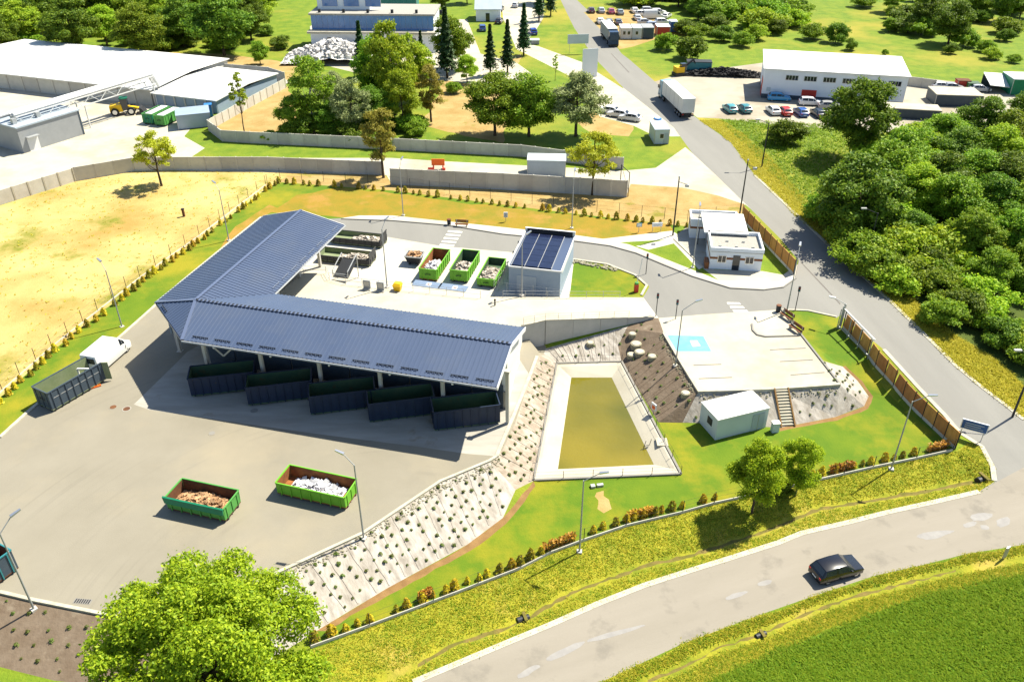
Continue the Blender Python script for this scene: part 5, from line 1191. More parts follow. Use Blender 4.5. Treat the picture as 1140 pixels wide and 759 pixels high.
cabin('pale blue cabin on the drive between the walls', (587,196), -.06, 6.2, 3.2, 2.6, 'greyroof', 'hutwall', 0, None, False)
orr = thing('crash_barrier', 'orange road barrier boards on the drive between the walls', 'barrier', G(488,188,MZ), -.05)
MB().box(-1.1,1.1,-.05,.05,.6,1.7).build('board', M['orange'], orr)
for x in (-.8,.8): MB().box(x-.08,x+.08,-.35,.35,0,.6).build('leg', M['redpaint'], orr)
for x in (-1.4,-.9,1.0): MB().box(x-.25,x+.25,-.7,-.35,0,.35).build('weight', M['redpaint'], orr)

# ------------------------------------------------------------------ white hall on the right
hA, hB = G(847,109,MZ), G(1004,119,MZ); hv = (hB-hA); han = math.atan2(hv.y,hv.x); HL = hv.length; HWd = 13.0
hall = thing('white_hall', 'long white hall with white roof, black windows and red doors', 'hall', hA, han); hw_, hr_ = 5.9, 6.9
MB().box(0,HL,0,HWd,.9,hw_).build('wall', M['whitewall'], hall); MB().box(.01,HL-.01,-.02,HWd+.02,-.1,.9).build('plinth', M['slateblue'], hall)
MB().profile([(-.35,hw_),(HWd+.35,hw_+.75),(HWd+.35,hw_+.95),(-.35,hw_+.2)], -.35, HL+.35).build('roof', M['roofwhite'], hall)
for k,fx in enumerate((.20,.33,.465,.60,.78,.915)):
    x = HL*fx; w_ = MB().box(x-1.3,x+1.3,-.06,-.002,3.9,5.0).build('window', M['white'], hall)
    for j in range(4): MB().box(x-1.2+j*.61,x-1.2+j*.61+.54,-.075,-.061,4.0,4.9).build('pane', M['glass'], w_)
MB().box(HL*.285,HL*.39,-.06,-.021,0,2.2).build('door', M['redpaint'], hall); MB().box(HL*.03,HL*.06,-.05,-.002,1.5,2.3).build('sign', M['hutwall'], hall)
MB().box(-.06,-.002,1.5,5.0,0,3.4).build('side_door', M['redpaint'], hall)
sgr = MB()
for k in range(int(HL/2.6)): sgr.box(1.0+k*2.6,1.06+k*2.6,.5,.6,hw_+.2,hw_+.5).bar((1.0+k*2.6,.55,hw_+.45),(3.4+k*2.6,.55,hw_+.45),.05,.05)
sgr.build('snow_rail', M['darkmetal'], hall)
MB().tube((HL*.80,-.08,0),(HL*.80,-.08,hw_),.06,.06,6).build('downpipe', M['galv'], hall)
heap('tyre_heap', 'long black heap of old tyres left of the white hall', G(805,84,MZ), -.12, 20, 4.0, 0, 1.6, 420, 'tyre', (.5,1.0), 51, (0,0), 'tyre heap', .5)
ex = thing('excavator', 'small excavator with yellow cab beside the tyre heap', 'excavator', G(757,84,MZ), .3); MB().box(-1.6,1.6,-1.1,1.1,0,.7).build('track', M['darkmetal'], ex); MB().box(-1.4,.6,-.9,.9,.75,2.0).build('body', M['yellow'], ex); MB().box(-.2,1.0,-.8,.2,.78,2.7).build('cab', M['glass'], ex); MB().bar((.8,.4,1.5),(3.2,.4,3.2),.3,.35).bar((3.2,.4,3.2),(4.4,.4,1.2),.25,.3).build('boom', M['darkmetal'], ex)
cabin('grey container beside the tyre heap', (764,82), -.1, 5.5, 2.4, 2.5, 'tealpaint', 'darkmetal', 0, None, False, 'container', 'steel_container')
panel_wall('low board wall behind the hall yard', [(1010,95),(1040,99)], 1.9, 3.0, 'wallpale')
for i,(px,colr,lab) in enumerate((((1048,99),W_,'white car behind the hall yard'),((1060,100),(.3,.31,.33),'grey car behind the hall yard'),((1090,102),(.35,.36,.38),'pale grey car under the sloped canopy edge'))): car(lab, px, -.1, colr, 'hatch', 'cars behind the hall', MZ)
cabin('orange skip behind the hall yard', (1065,99), -.1, 2.6, 2, 1.6, 'redpaint', 'darkrust', 0, None, False, 'skip', 'steel_skip'); cabin('green skip behind the hall yard', (1077,101), -.1, 2.4, 2, 1.4, 'green', 'navyin', 0, None, False, 'skip', 'steel_skip')
sh = thing('lean_to', 'open lean-to with white sloping roof behind the hall yard', 'shed', G(1100,104,MZ), -.1); MB().add([(0,0,1.6),(4.5,0,1.2),(4.5,5,2.8),(0,5,3.0),(0,0,1.75),(4.5,0,1.35),(4.5,5,2.95),(0,5,3.15)],MB().box(0,1,0,1,0,1).f).build('roof', M['roofwhite'], sh)
for x,y in ((.1,.1),(4.3,.1),(.1,4.8),(4.3,4.8)): MB().box(x-.08,x+.08,y-.08,y+.08,0,1.3+y*.3).build('post', M['darkmetal'], sh)
MB().box(0,4.4,4.7,4.8,0,2.6).build('wall', M['slateblue'], sh)
cabin('green shed with pale roof at the right picture edge', (1124,106), -.1, 8, 6, 3.2, 'teal_green', 'hutwall', 0, None, False, 'shed', 'shed')
cabin('low pale roofed shed half hidden by the trees near the hall', (1040,118), -.12, 9, 6, 2.2, 'slateblue', 'kerb', 0, None, False, 'shed', 'shed'); cabin('low pale roofed shed below the white hall', (985,131), -.2, 10, 4, 1.8, 'slateblue', 'concrete', 0, None, False, 'shed', 'shed')

# ------------------------------------------------------------------ works on the left: white halls, grey building, pipe bridge
def quadhall(lab, f0, f1, dep, h, z=MZ, slope=.6, mw='wallc', npan=8):
    a, b = G(*f0,z), G(*f1,z); v = b-a; an = math.atan2(v.y,v.x); L_ = v.length; t = thing('works_hall', lab, 'hall', a, an)
    w = L_/npan; pm = MB().box(.05,w-.05,0,.2,-.1,h).mesh('wall_panel', M[mw])
    for k in range(npan): put('wall_panel', pm, t, (k*w,0,0)); MB().box(k*w-.15,k*w+.15,-.15,.05,-.1,h).build('pilaster', M['wallpale'], t)
    MB().box(0,.2,.2,dep,-.1,h).build('end_wall', M[mw], t); MB().box(L_-.2,L_,.2,dep,-.1,h).build('end_wall', M[mw], t); MB().box(.2,L_-.2,dep-.2,dep,-.1,h).build('back_wall', M[mw], t)
    MB().profile([(-.5,h),(dep/2,h+slope),(dep+.4,h+.02),(dep+.4,h+.2),(dep/2,h+slope+.2),(-.5,h+.2)], -.4, L_+.4).build('roof', M['roofwhite'], t)
    return t, L_
h1, l1 = quadhall('big white roofed works hall at the left edge', (-70,90), (171,118), 26, 3.2, npan=14)
h2, l2 = quadhall('lower white roofed works hall with blue corner beside the green skips', (174,118.5), (243,127), 21, 2.6, mw='solarwall', npan=6)
gA, gB = G(27,171,MZ), G(94.5,149.5,MZ); gv = gB-gA; gan = math.atan2(gv.y,gv.x); gL = gv.length
gbd = thing('plant_building', 'grey box building with pale blue roof in the works yard', 'building', gA, gan)
MB().box(0,gL,0,7.5,-.1,4.4).build('wall', M['greybox'], gbd); MB().box(-.2,gL+.2,-.2,7.7,4.4,4.65).build('roof', M['greyroof'], gbd); MB().box(1.2,3.2,-.08,-.002,0,2.4).build('door', M['white'], gbd); MB().box(1.1,3.3,-.8,0,2.5,2.6).build('door_hood', M['greybox'], gbd)
for x,y in ((1,2),(2.5,4.5),(5.5,2),(9,5.5)): MB().box(x-.35,x+.35,y-.35,y+.35,4.65,5.6).build('vent', M['galv'], gbd)
MB().box(gL-.25,gL+.02,-.06,-.002,0,4.4).build('corner_trim', M['slateblue'], gbd)
# pipe bridge: two big pipes on a lattice truss
b0, b1 = G(14,130,8.2), G(168,84,8.6); br = thing('pipe_bridge', 'white pipe bridge with lattice truss running to the works hall', 'pipe bridge', Vector((b0.x,b0.y,MZ))); o = br.location
d = (b1-b0); dl = d.length; dn = d.normalized(); sd = Vector((-dn.y,dn.x,0)).normalized()
for off_,r_ in ((1.1,.42),(-.2,.40)): MB().tube(b0-o+sd*off_+Vector((0,0,.3)), b1-o+sd*off_+Vector((0,0,.3)), r_, r_, 10).build('pipe', M['white'], br)
for off_ in (-.9,1.8):
    for dz in (0,-1.5): MB().bar(b0-o+sd*off_+Vector((0,0,dz)), b1-o+sd*off_+Vector((0,0,dz)), .14, .16).build('chord', M['white'], br)
    n = 16; lat = MB()
    for k in range(n):
        p, q = b0-o+d*(k/n)+sd*off_, b0-o+d*((k+1)/n)+sd*off_
        lat.bar(p+Vector((0,0,-1.5 if k%2 else 0)), q+Vector((0,0,0 if k%2 else -1.5)), .09, .09)
    lat.build('lattice', M['white'], br)
for t_ in (.45,.98):
    p = b0-o+d*t_
    for off_ in (-.8,1.7): MB().tube(p+sd*off_+Vector((0,0,-1.5)), Vector((p.x+sd.x*off_,p.y+sd.y*off_,0)), .14, .14, 8).build('leg', M['white'], br)
MB().tube(b1-o+sd*1.1+Vector((0,0,.3)), b1-o+sd*1.1+dn*1.2+Vector((0,0,-2.4)), .4,.4,10).tube(b1-o-sd*.2+Vector((0,0,.3)), b1-o-sd*.2+dn*1.2+Vector((0,0,-2.4)), .4,.4,10).build('pipe_elbow', M['white'], br)
MB().tube(b0-o+sd*1.1+Vector((0,0,.3)), b0-o+sd*1.1-dn*6+Vector((0,0,.2)), .38,.38,10).tube(b0-o-sd*.2+Vector((0,0,.3)), b0-o-sd*.2+Vector((0,0,-1.2)), .38,.38,10).build('pipe_elbow', M['galv'], br)
ld = thing('wheel_loader', 'yellow wheel loader in the works yard', 'loader', G(139,127,MZ), .25)
MB().hexa([(-2.4,-1,.7),(0,-1,.7),(0,1,.7),(-2.4,1,.7),(-2.4,-.9,1.9),(-.2,-.9,2.1),(-.2,.9,2.1),(-2.4,.9,1.9)]).build('engine_hood', M['yellow'], ld); MB().box(-.3,1.0,-.75,.75,.9,3.1).build('cab', M['glass'], ld); MB().box(-.4,1.1,-.85,.85,3.1,3.25).build('cab_roof', M['teal_green'], ld)
MB().bar((.6,0,1.5),(3.1,0,.9),.8,.35).build('lift_arm', M['yellow'], ld); MB().hexa([(3.0,-1.3,.1),(4.1,-1.3,.1),(4.1,1.3,.1),(3.0,1.3,.1),(3.0,-1.3,1.3),(3.4,-1.3,1.2),(3.4,1.3,1.2),(3.0,1.3,1.3)]).build('bucket', M['darkmetal'], ld)
for s in (-1,1):
    for x in (-1.5,1.5): wheel(ld, x, s*1.05, .75, .55, s)
for i,(px,lab) in enumerate((((165,139),'left dark green skip beside the loader'),((178,141),'right green skip beside the loader'))):
    c = G(*px,MZ)+Vector((.8,2.8,0)); container('open_skip', lab, c, math.radians(75), 5.6, 2.3, 2.0, 'teal_green' if i == 0 else 'green', 'navyin', 'green', 6, 'green skips in the works yard')
    MB().box(-2.6,2.6,-1.0,.4,2.06,2.12).build('cover', M['signwhite'], scene.objects[-1] if False else [o_ for o_ in COL.objects if o_.get('label') == lab][0])
cabin('pale blue grey cabin with flat roof beside the green skips', (199,145), .35, 6.0, 5.0, 2.6, 'greyroof', 'solarwall', 0); cabin('bright blue toilet booth beside the works cabin', (230,131), .3, 1.3, 1.3, 2.3, 'bluepaint', 'bluepaint', 0, None, False, 'booth', 'booth')

# ------------------------------------------------------------------ blue banded building at the top and small far house
tA, tB = G(349,72,MZ), G(497,86,MZ); tv_ = tB-tA; tan_ = 0.0; tL = 40.0
tb = thing('works_building', 'white works building with blue glazed band and roof storey at the top', 'building', G(348,58,MZ), -.04)
tL = (G(484,60,MZ)-G(348,58,MZ)).length
MB().box(0,tL,0,14,-.1,4.6).build('wall', M['whitewall'], tb); MB().box(-.5,tL+.5,-1.2,1.2,4.6,5.1).build('eave', M['kerb'], tb)
MB().box(0.2,tL-.2,1.2,14,5.1,5.12).build('ceiling', M['greybox'], tb)
npn = 22; w = (tL-.4)/npn; gm = MB().box(.03,w-.03,0,.1,0,3.4).mesh('glazing_panel', M['blueglass'])
for k in range(npn): put('glazing_panel', gm, tb, (.2+k*w,1.3,5.1))
MB().box(.2,tL-.2,1.4,13.5,5.1,8.5).build('upper_wall', M['whitewall'], tb)
MB().box(-.2,tL+.2,1.0,14,8.5,8.9).build('roof', M['gravelroof'], tb)
for k in range(6): MB().box(2+k*6,2.6+k*6,2,2.6,8.9,9.7).build('roof_vent', M['darkmetal'], tb)
MB().box(1.0,tL*.46,6,13,8.9,14.0).build('roof_storey', M['whitewall'], tb)
for k in range(3):
    x = 2.2+k*5.4; q = MB().box(x,x+4.0,5.94,5.998,9.6,13.0).build('window', M['white'], tb); MB().box(x+.1,x+3.9,5.92,5.939,9.7,12.9).build('pane', M['blueglass'], q)
for k,x in enumerate((4,11,18,25,33)): 
    q = MB().box(x,x+1.2,-.06,-.002,2.4,3.6).build('window', M['white'], tb); MB().box(x+.1,x+1.1,-.075,-.061,2.5,3.5).build('pane', M['glass'], q)
heap('bale_heap', 'big pale heap of mixed recycling before the blue banded building', G(374,66,MZ), 0, 24, 13, 0, 4.6, 900, 'soilbale', (.4,1.2), 77, (0,0), 'waste heap', .7)
fh = thing('house', 'small house with grey blue roof at the top edge', 'house', G(530,24,MZ), 0); MB().box(0,7,0,8,-.1,3.2).build('wall', M['whitewall'], fh); MB().profile([(-.4,3.1),(4,5.0),(8.4,3.1),(8.4,3.3),(4,5.25),(-.4,3.3)],-.4,7.4).build('roof', M['greyroof'], fh); MB().box(2.8,3.9,-.06,-.002,0,2.2).build('door', M['glass'], fh)
cabin('teal roofed shed behind the blue banded building', (420,10), 0, 12, 8, 4.0, 'tealpaint', 'hutwall', 0, None, False, 'shed', 'shed')
cabin('grey shelter table by the far drive', (588,50), 0, 2.8, 2.0, 1.0, 'greybox', 'hutwall', 0, None, False, 'shelter', 'shelter')
# ------------------------------------------------------------------ vegetation meshes
def quads_mesh(name, P, Nn, size, asp, m, rng, curl=.0):
    n = len(P); r = rng.normal(size=(n,3)); t = np.cross(Nn, r); t /= np.linalg.norm(t,axis=1,keepdims=True)+1e-9; b = np.cross(Nn, t)
    sz = (size*rng.uniform(.65,1.3,n))[:,None]
    V = np.empty((n,4,3)); V[:,0] = P-t*sz*asp*.5; V[:,1] = P-b*sz*.5*.8; V[:,2] = P+t*sz*asp*.5; V[:,3] = P+b*sz*.5*.8
    me = bpy.data.meshes.new(name); me.vertices.add(4*n); me.vertices.foreach_set('co', V.reshape(-1).astype(np.float32))
    me.loops.add(4*n); me.loops.foreach_set('vertex_index', np.arange(4*n,dtype=np.int32)); me.polygons.add(n)
    me.polygons.foreach_set('loop_start', np.arange(0,4*n,4,dtype=np.int32)); me.polygons.foreach_set('loop_total', np.full(n,4,dtype=np.int32))
    me.materials.append(m); me.update(calc_edges=True); me.validate(); return me
def unit(v): return v/(np.linalg.norm(v,axis=1,keepdims=True)+1e-9)
def clumps(h, z0, rx, n, rng, top=.35, crad=(.26,.42), squash=.8):
    C = []; zc = (h+z0)/2; rz = (h-z0)/2
    for k in range(n):
        while True:
            q = rng.uniform(-1,1,3)
            d = np.linalg.norm(q)
            if d < 1: break
        q = q/max(d,1e-3)*(d**.6)*.80
        w = 1.0-top*max(0,q[2])
        rr = rng.uniform(*crad)
        out_ = rng.uniform(.78,1.18); C.append((q[0]*rx*w*out_, q[1]*rx*w*out_, zc+q[2]*rz*.92*rng.uniform(.85,1.1), rr*rx))
    return np.array(C)
def leaf_crown(name, C, nleaf, size, m, rng, asp=1.5, fill=.24, up=.35, squash=.8):
    w = C[:,3]**2; idx = rng.choice(len(C), nleaf, p=w/w.sum())
    d = unit(rng.normal(size=(nleaf,3))); d[:,2] = np.where(d[:,2] < -.35, -d[:,2]*.6, d[:,2]); d = unit(d)
    r = np.clip(rng.normal(.82,fill,nleaf), .12, 1.35)
    lump = 1+.16*np.sin(d[:,0]*5+idx)*np.cos(d[:,1]*6+idx*2)
    P = C[idx,:3]+d*(C[idx,3]*r*lump)[:,None]*np.array([1,1,squash])
    Nn = unit(d*.6+rng.normal(size=(nleaf,3))*.65+np.array([0,0,up]))
    return quads_mesh(name, P, Nn, size, asp, m, rng)
def trunk_mesh(h, z0, C, r, m, rng, lean=0.0, nl=7):
    mb = MB(); p = Vector((0,0,-.2)); n = 5; top = z0+(h-z0)*.62
    pts = [Vector((lean*k/n+rng.uniform(-.08,.08)*h*.05*k, rng.uniform(-.08,.08)*h*.05*k, -.2+(top+.2)*k/n)) for k in range(n+1)]
    for k in range(n): mb.tube(pts[k], pts[k+1], r*(1-.8*k/n), r*(1-.8*(k+1)/n), 7)
    for c in C[rng.permutation(len(C))[:nl]]:
        k = int(rng.integers(2,n+1)); a = pts[k]; e = Vector(c[:3]); mid = a.lerp(e,.5)+Vector((0,0,-.05*h))
        mb.tube(a, mid, r*.34, r*.22, 5); mb.tube(mid, e, r*.22, r*.07, 5)
    return mb.mesh('trunk', m, True)
PROTO = {}
def proto(kind, h, z0, rx, nc, nl, size, lm, bm='bark', tr=.22, seeds=(1,), **kw):
    L_ = []
    cl = {k:kw[k] for k in ('top','crad') if k in kw}; lf = {k:kw[k] for k in ('asp','fill','up','squash') if k in kw}
    for s in seeds:
        rng = np.random.default_rng(s*97+len(kind)); C = clumps(h,z0,rx,nc,rng,**cl)
        L_.append((leaf_crown('crown', C, nl, size, M[lm], rng, **lf), trunk_mesh(h,z0,C,tr,M[bm],rng,0,kw.get('limbs',7)), h))
    PROTO[kind] = L_
proto('dark', 10, .2, 4.3, 60, 24000, .22, 'leaf_dark', seeds=(1,2,3), crad=(.14,.30))
proto('mid', 10, .3, 4.2, 60, 22000, .22, 'leaf_mid', seeds=(4,5,6), crad=(.14,.30))
proto('lime', 10, .3, 4.0, 56, 20000, .22, 'leaf_lime', seeds=(7,8), crad=(.14,.30))
proto('grey', 10, .8, 4.0, 50, 14000, .22, 'leaf_grey', seeds=(9,10), crad=(.14,.28))
proto('bronze', 10, 1.0, 2.9, 44, 9000, .20, 'leaf_bronze', seeds=(11,12), crad=(.14,.28))
proto('airy', 10, 1.8, 3.8, 60, 9000, .20, 'leaf_yellow', seeds=(13,14), crad=(.10,.22), limbs=16)
proto('birch', 12, 1.4, 3.8, 56, 10000, .20, 'leaf_mid', 'birchbark', .20, seeds=(15,16), crad=(.14,.28), limbs=14)
proto('slim', 10, 2.0, 1.5, 30, 1800, .20, 'leaf_lime', 'bark', .10, seeds=(17,), crad=(.14,.32), limbs=12)
proto('bush', 3.4, -.2, 2.6, 34, 8500, .19, 'leaf_mid', tr=.08, seeds=(18,19,20), crad=(.16,.34))
proto('darkbush', 3.4, -.2, 2.6, 34, 8500, .19, 'leaf_dark', tr=.08, seeds=(21,22), crad=(.16,.34))
proto('limebush', 2.6, -.2, 2.6, 34, 7500, .19, 'leaf_lime', tr=.06, seeds=(23,24), crad=(.16,.34))
proto('pairtree', 7, .5, 2.75, 60, 24000, .13, 'leaf_pair', tr=.14, seeds=(25,26), crad=(.13,.28))
proto('front', 10, .6, 5.6, 130, 105000, .115, 'leaf_front', tr=.28, seeds=(31,), crad=(.09,.20), limbs=22, fill=.15)
# spruce: drooping tiers
def spruce_proto(seed):
    rng = np.random.default_rng(seed); P = []; Nn = []
    for k in range(5200):
        t = rng.uniform(0,1)**.75; z = 1.6+t*8.4; rad = (1-t)*1.9*(.72+.28*math.cos(t*60)); a = rng.uniform(0,2*PI); lob = .8+.2*math.cos(a*7+t*25); r = rad*lob*rng.uniform(.25,1)**.5
        P.append((r*math.cos(a), r*math.sin(a), z-r*.28)); Nn.append((math.cos(a)*.5+rng.normal()*.4, math.sin(a)*.5+rng.normal()*.4, .7))
    return quads_mesh('crown', np.array(P), unit(np.array(Nn)), .30, 1.9, M['needle'], rng), MB().tube((0,0,-.2),(0,0,9.6),.17,.03,7).mesh('trunk', M['bark'], True), 10
PROTO['spruce'] = [spruce_proto(41), spruce_proto(42)]
TC = {}
def tree(kind, px, h, lab, wide=1.0, group=None, name='broadleaf_tree', p=None, cat='tree'):
    L_ = PROTO[kind]; TC[kind] = TC.get(kind,0)+1; cr, tk, h0 = L_[TC[kind]%len(L_)]
    p = T(*px) if p is None else p; s = h/h0
    t = thing(name, lab, cat, p, R.uniform(0,2*PI), group); t.scale = (s*wide,s*wide,s)
    put('crown', cr, t); put('trunk' if cat == 'tree' else 'stem', tk, t); return t

# ------------------------------------------------------------------ named trees
tree('front', (250,812), 15.0, 'big fresh green tree at the bottom left below the yard')
tree('pairtree', (837,571), 8.8, 'left one of two light green trees below the white hut', .74); tree('pairtree', (885,552), 7.4, 'right one of two light green trees below the white hut', .76)
tree('darkbush', (872,552), 1.8, 'dark low bush between the two light green trees', .7, None, 'bush', None, 'bush')
tree('airy', (180,207), 9.6, 'single yellow green tree in the dry field by the wall', 1.0)
tree('airy', (659,217), 11.0, 'loose yellow green tree before the long slab wall', 1.0)
tree('bronze', (427,198), 13.0, 'loose bronze tree with pale stem at the wall gap', .85)
tree('birch', (350,148), 16.0, 'tall birch with white stem left of the tree group', 1.05, name='birch_tree')
tree('grey', (394,152), 11.5, 'grey green willow in front of the tree group', .95); tree('lime', (440,128), 20.0, 'tallest bright green tree before the blue banded building', .68); tree('lime', (449,143), 12.0, 'bright green tree below the tallest one', .8)
tree('bronze', (480,136), 12.0, 'bronze leaved tree right of the tree group', .9); tree('dark', (420,146), 9.0, 'dark round tree inside the tree group', 1.0); tree('dark', (370,150), 7.0, 'dark low tree beside the birch foot', 1.2); tree('lime', (460,112), 15.0, 'light green tree at the right flank of the tallest one', .85); tree('mid', (418,118), 15.0, 'mid green tree at the left flank of the tallest one', .8); tree('grey', (372,128), 10.0, 'grey green tree behind the willow', 1.0); tree('mid', (330,150), 8.0, 'mid green tree left of the birch', 1.0)
tree('mid', (551,151), 12.5, 'round tree left of the pair above the drive', 1.15); tree('mid', (589,152), 12.5, 'round tree right of the pair above the drive', 1.1); tree('grey', (641,152), 13.0, 'grey green double tree above the pale cabin', 1.15)
for px,h,lab in (((404,86),12,'dark spruce left of the tallest green tree'),((470,80),9,'dark spruce right of the tallest green tree'),((498,87),15,'big dark spruce before the blue banded building'),((546,84),11,'left spruce of the pair beside the far drive'),((565,81),11.5,'right spruce of the pair beside the far drive'),((583,62),12,'tall thin spruce behind the spruce pair'),((600,24),12,'dark spruce at the top drive'),((613,18),11,'dark spruce at the top road edge')):
    tree('spruce', px, h, lab, 1.15, 'spruces', 'spruce_tree')
tree('mid', (503,78), 13, 'green tree behind the big dark spruce', .9); tree('lime', (520,92), 6.5, 'low light green tree right of the big spruce', 1.1); tree('slim', (618,90), 6.5, 'young thin tree beside the far drive', .9)
tree('slim', (272,147), 12.5, 'slim sparse birch beside the pale slab wall', 1.0)
for px,h,lab in (((300,158),2.2,'small bush at the left of the dry ground'),((320,156),3.0,'bush below the mid green tree'),((425,164),3.2,'bush at the wall below the willow'),((462,152),3.0,'bush below the bronze tree'),((505,104),2.6,'bush below the big spruce'),((210,133),1.3,'small shrub beside the works cabin')):
    tree('bush', px, h, lab, 1.0, None, 'bush', None, 'bush')
tree('darkbush', (873,160), 4.6, 'dark round bush alone in the green meadow', 1.0, None, 'bush', None, 'bush')
# row behind the works
for px,h,k,w,lab in (((163,66),14,'mid',1.15,'large round tree behind the works hall'),((85,60),14,'dark',1.2,'dark tree behind the works hall left of the large round one'),((250,62),16,'dark',1.25,'biggest dark tree behind the slab wall'),((30,50),12,'lime',1.2,'light green tree at the top left'),((290,72),6,'mid',1.0,'small tree at the wall corner'),((205,52),13,'dark',1.1,'dark tree between the two large round trees'),((120,52),11,'lime',1.1,'light green tree behind the works hall'),((5,60),10,'dark',1.2,'dark tree at the top left picture edge'),((280,45),12,'dark',1.0,'dark tree beside the far grass slope')):
    tree(k, px, h, lab, w, 'trees behind the works')
n = 0
for yy,hh in ((34,14),(14,15),(-6,16)):
    for k in range(10):
        x = -10+k*34+R.uniform(-9,9)
        if x > 318: continue
        tree(R.choice(['dark','dark','mid','lime']), (x,yy+R.uniform(-4,4)), hh*R.uniform(.8,1.1), 'tree in the dense wood at the top left', 1.2, 'wood at the top left')
for px,h,k,w,lab in (((425,6),9,'dark',1.0,'dark tree behind the blue banded building, left'),((455,4),9,'dark',1.0,'dark tree behind the blue banded building, right'),((492,14),11,'dark',.9,'dark tree behind the tallest tree'),((520,4),10,'dark',.9,'dark tree left of the far small house'),
   ((605,4),12,'dark',1.0,'dark tree at the top beside the far road'),((707,8),8,'lime',1.0,'light tree above the far car park'),((725,4),9,'dark',1.0,'dark tree above the far corner park'),((755,8),13,'dark',1.1,'dark tree at the top right of the cabins'),((785,14),12,'dark',1.1,'dark tree beyond the meadow edge'),((810,4),12,'mid',1.1,'mid green tree at the top beyond the meadow'),((845,10),12,'dark',1.1,'dark tree right of the mid green one at the top'),((870,2),12,'dark',1.0,'dark tree at the top above the hall'),
   ((1055,50),12,'dark',1.15,'large dark tree on the slope above the hall yard'),((1030,36),11,'dark',1.1,'dark tree left of the large one above the hall'),((1085,22),10,'mid',1.0,'mid green tree right of the large dark one'),((1112,24),11,'dark',1.0,'dark tree near the top right corner'),((1135,20),10,'mid',1.0,'mid green tree at the top right corner'),((990,14),9,'mid',1.0,'mid green tree on the top meadow')):
    tree(k, px, h, lab, w, 'scattered far trees')
for px,h,k,w,lab in (((768,66),5.5,'darkbush',1.0,'dark bush beside the far cabins'),((742,56),4.5,'bush',1.0,'bush left of the dark one near the cabins'),((826,52),4,'bush',1,'bush on the meadow behind the tyre heap'),((805,46),4,'darkbush',1,'dark bush on the meadow behind the tyre heap'),((842,44),3.5,'limebush',1.1,'light bush on the meadow near the hall roof'),((905,44),4.5,'bush',1,'bush above the hall roof, left'),((930,48),5,'darkbush',.9,'dark bush above the hall roof, right'),((946,56),3,'darkbush',.8,'small round bush at the hall roof edge'),((885,30),4.5,'limebush',1.1,'light bush above the hall roof'),((865,38),4,'darkbush',1.1,'dark bush above the hall gable'),((1000,28),2.8,'darkbush',1,'small dark bush on the top meadow'),
   ((1072,52),4.5,'bush',1.1,'bush below the large dark slope tree'),((1096,58),3.2,'bush',1,'bush above the hall yard skips'),((1058,60),2.6,'darkbush',1,'low dark bush above the hall yard'),((1102,66),2.6,'limebush',1,'light bush above the hall yard'),((1128,70),2.2,'bush',1,'small bush at the right edge meadow'),((1118,46),3.2,'darkbush',1,'dark bush on the right edge meadow'),((985,62),1.6,'bush',.8,'tiny bush behind the hall')):
    tree(k, px, h, lab, w, 'far meadow bushes', 'bush', None, 'bush')
# wood right of the road
WOOD = [((1000,212),11,'mid',1.2,'mid green tree between the top tree and the roadside tree'),((1060,205),10,'dark',1.2,'dark tree below the mid green one under the sheds'),((1100,200),10,'lime',1.15,'light green tree at the upper right of the wood'),((1055,262),9.5,'mid',1.2,'mid green tree left of the round one'),((1100,262),9.5,'dark',1.2,'dark tree right of the middle of the wood'),((1140,262),9,'lime',1.2,'light green tree near the right picture edge'),((1150,320),7.5,'mid',1.2,'mid green tree low at the right picture edge'),((1100,325),6.5,'mid',1.2,'rounded tree in the lower thicket'),((1010,245),9.5,'lime',1.15,'light green tree behind the low dark roadside one'),((948,177),15,'dark',.95,'tall dark tree standing before the white hall'),((948,262),13,'dark',1.2,'big dark tree overhanging the right road'),((985,232),11,'mid',1.15,'mid green tree behind the big dark roadside tree'),((930,250),7,'dark',1.2,'low dark tree at the wood corner by the road'),
 ((1010,190),9,'lime',1.2,'light green tree at the top of the wood'),((1045,182),9,'mid',1.2,'mid green tree below the sheds'),((1085,165),10,'dark',1.1,'dark tree beside the pale yard'),((1120,182),10,'mid',1.2,'mid green tree at the right picture edge'),((1145,150),10,'dark',1.2,'dark tree at the right edge near the green shed'),((1035,240),10,'dark',1.2,'dark tree in the middle of the wood'),((1075,225),9,'mid',1.2,'mid green tree in the middle of the wood'),((1118,235),9.5,'dark',1.2,'dark tree at the right of the wood'),((1150,225),9,'mid',1.2,'mid green tree cut by the right edge'),((1075,290),8,'mid',1.1,'round mid green tree above the thicket'),((1125,290),8,'mid',1.2,'mid green tree right of the round one'),((1010,275),6,'dark',1.2,'low dark tree above the roadside thicket')]
for px,h,k,w,lab in WOOD: tree(k, px, h, lab, w, 'trees in the wood right of the road')
pol = [(905,246),(945,292),(985,322),(1016,330),(1050,362),(1085,385),(1120,408),(1140,430),(1200,440),(1200,150),(1010,150),(960,200)]
polw = pw(pol); mn = np.min(polw,0); mx = np.max(polw,0); cnt = 0; placed = []
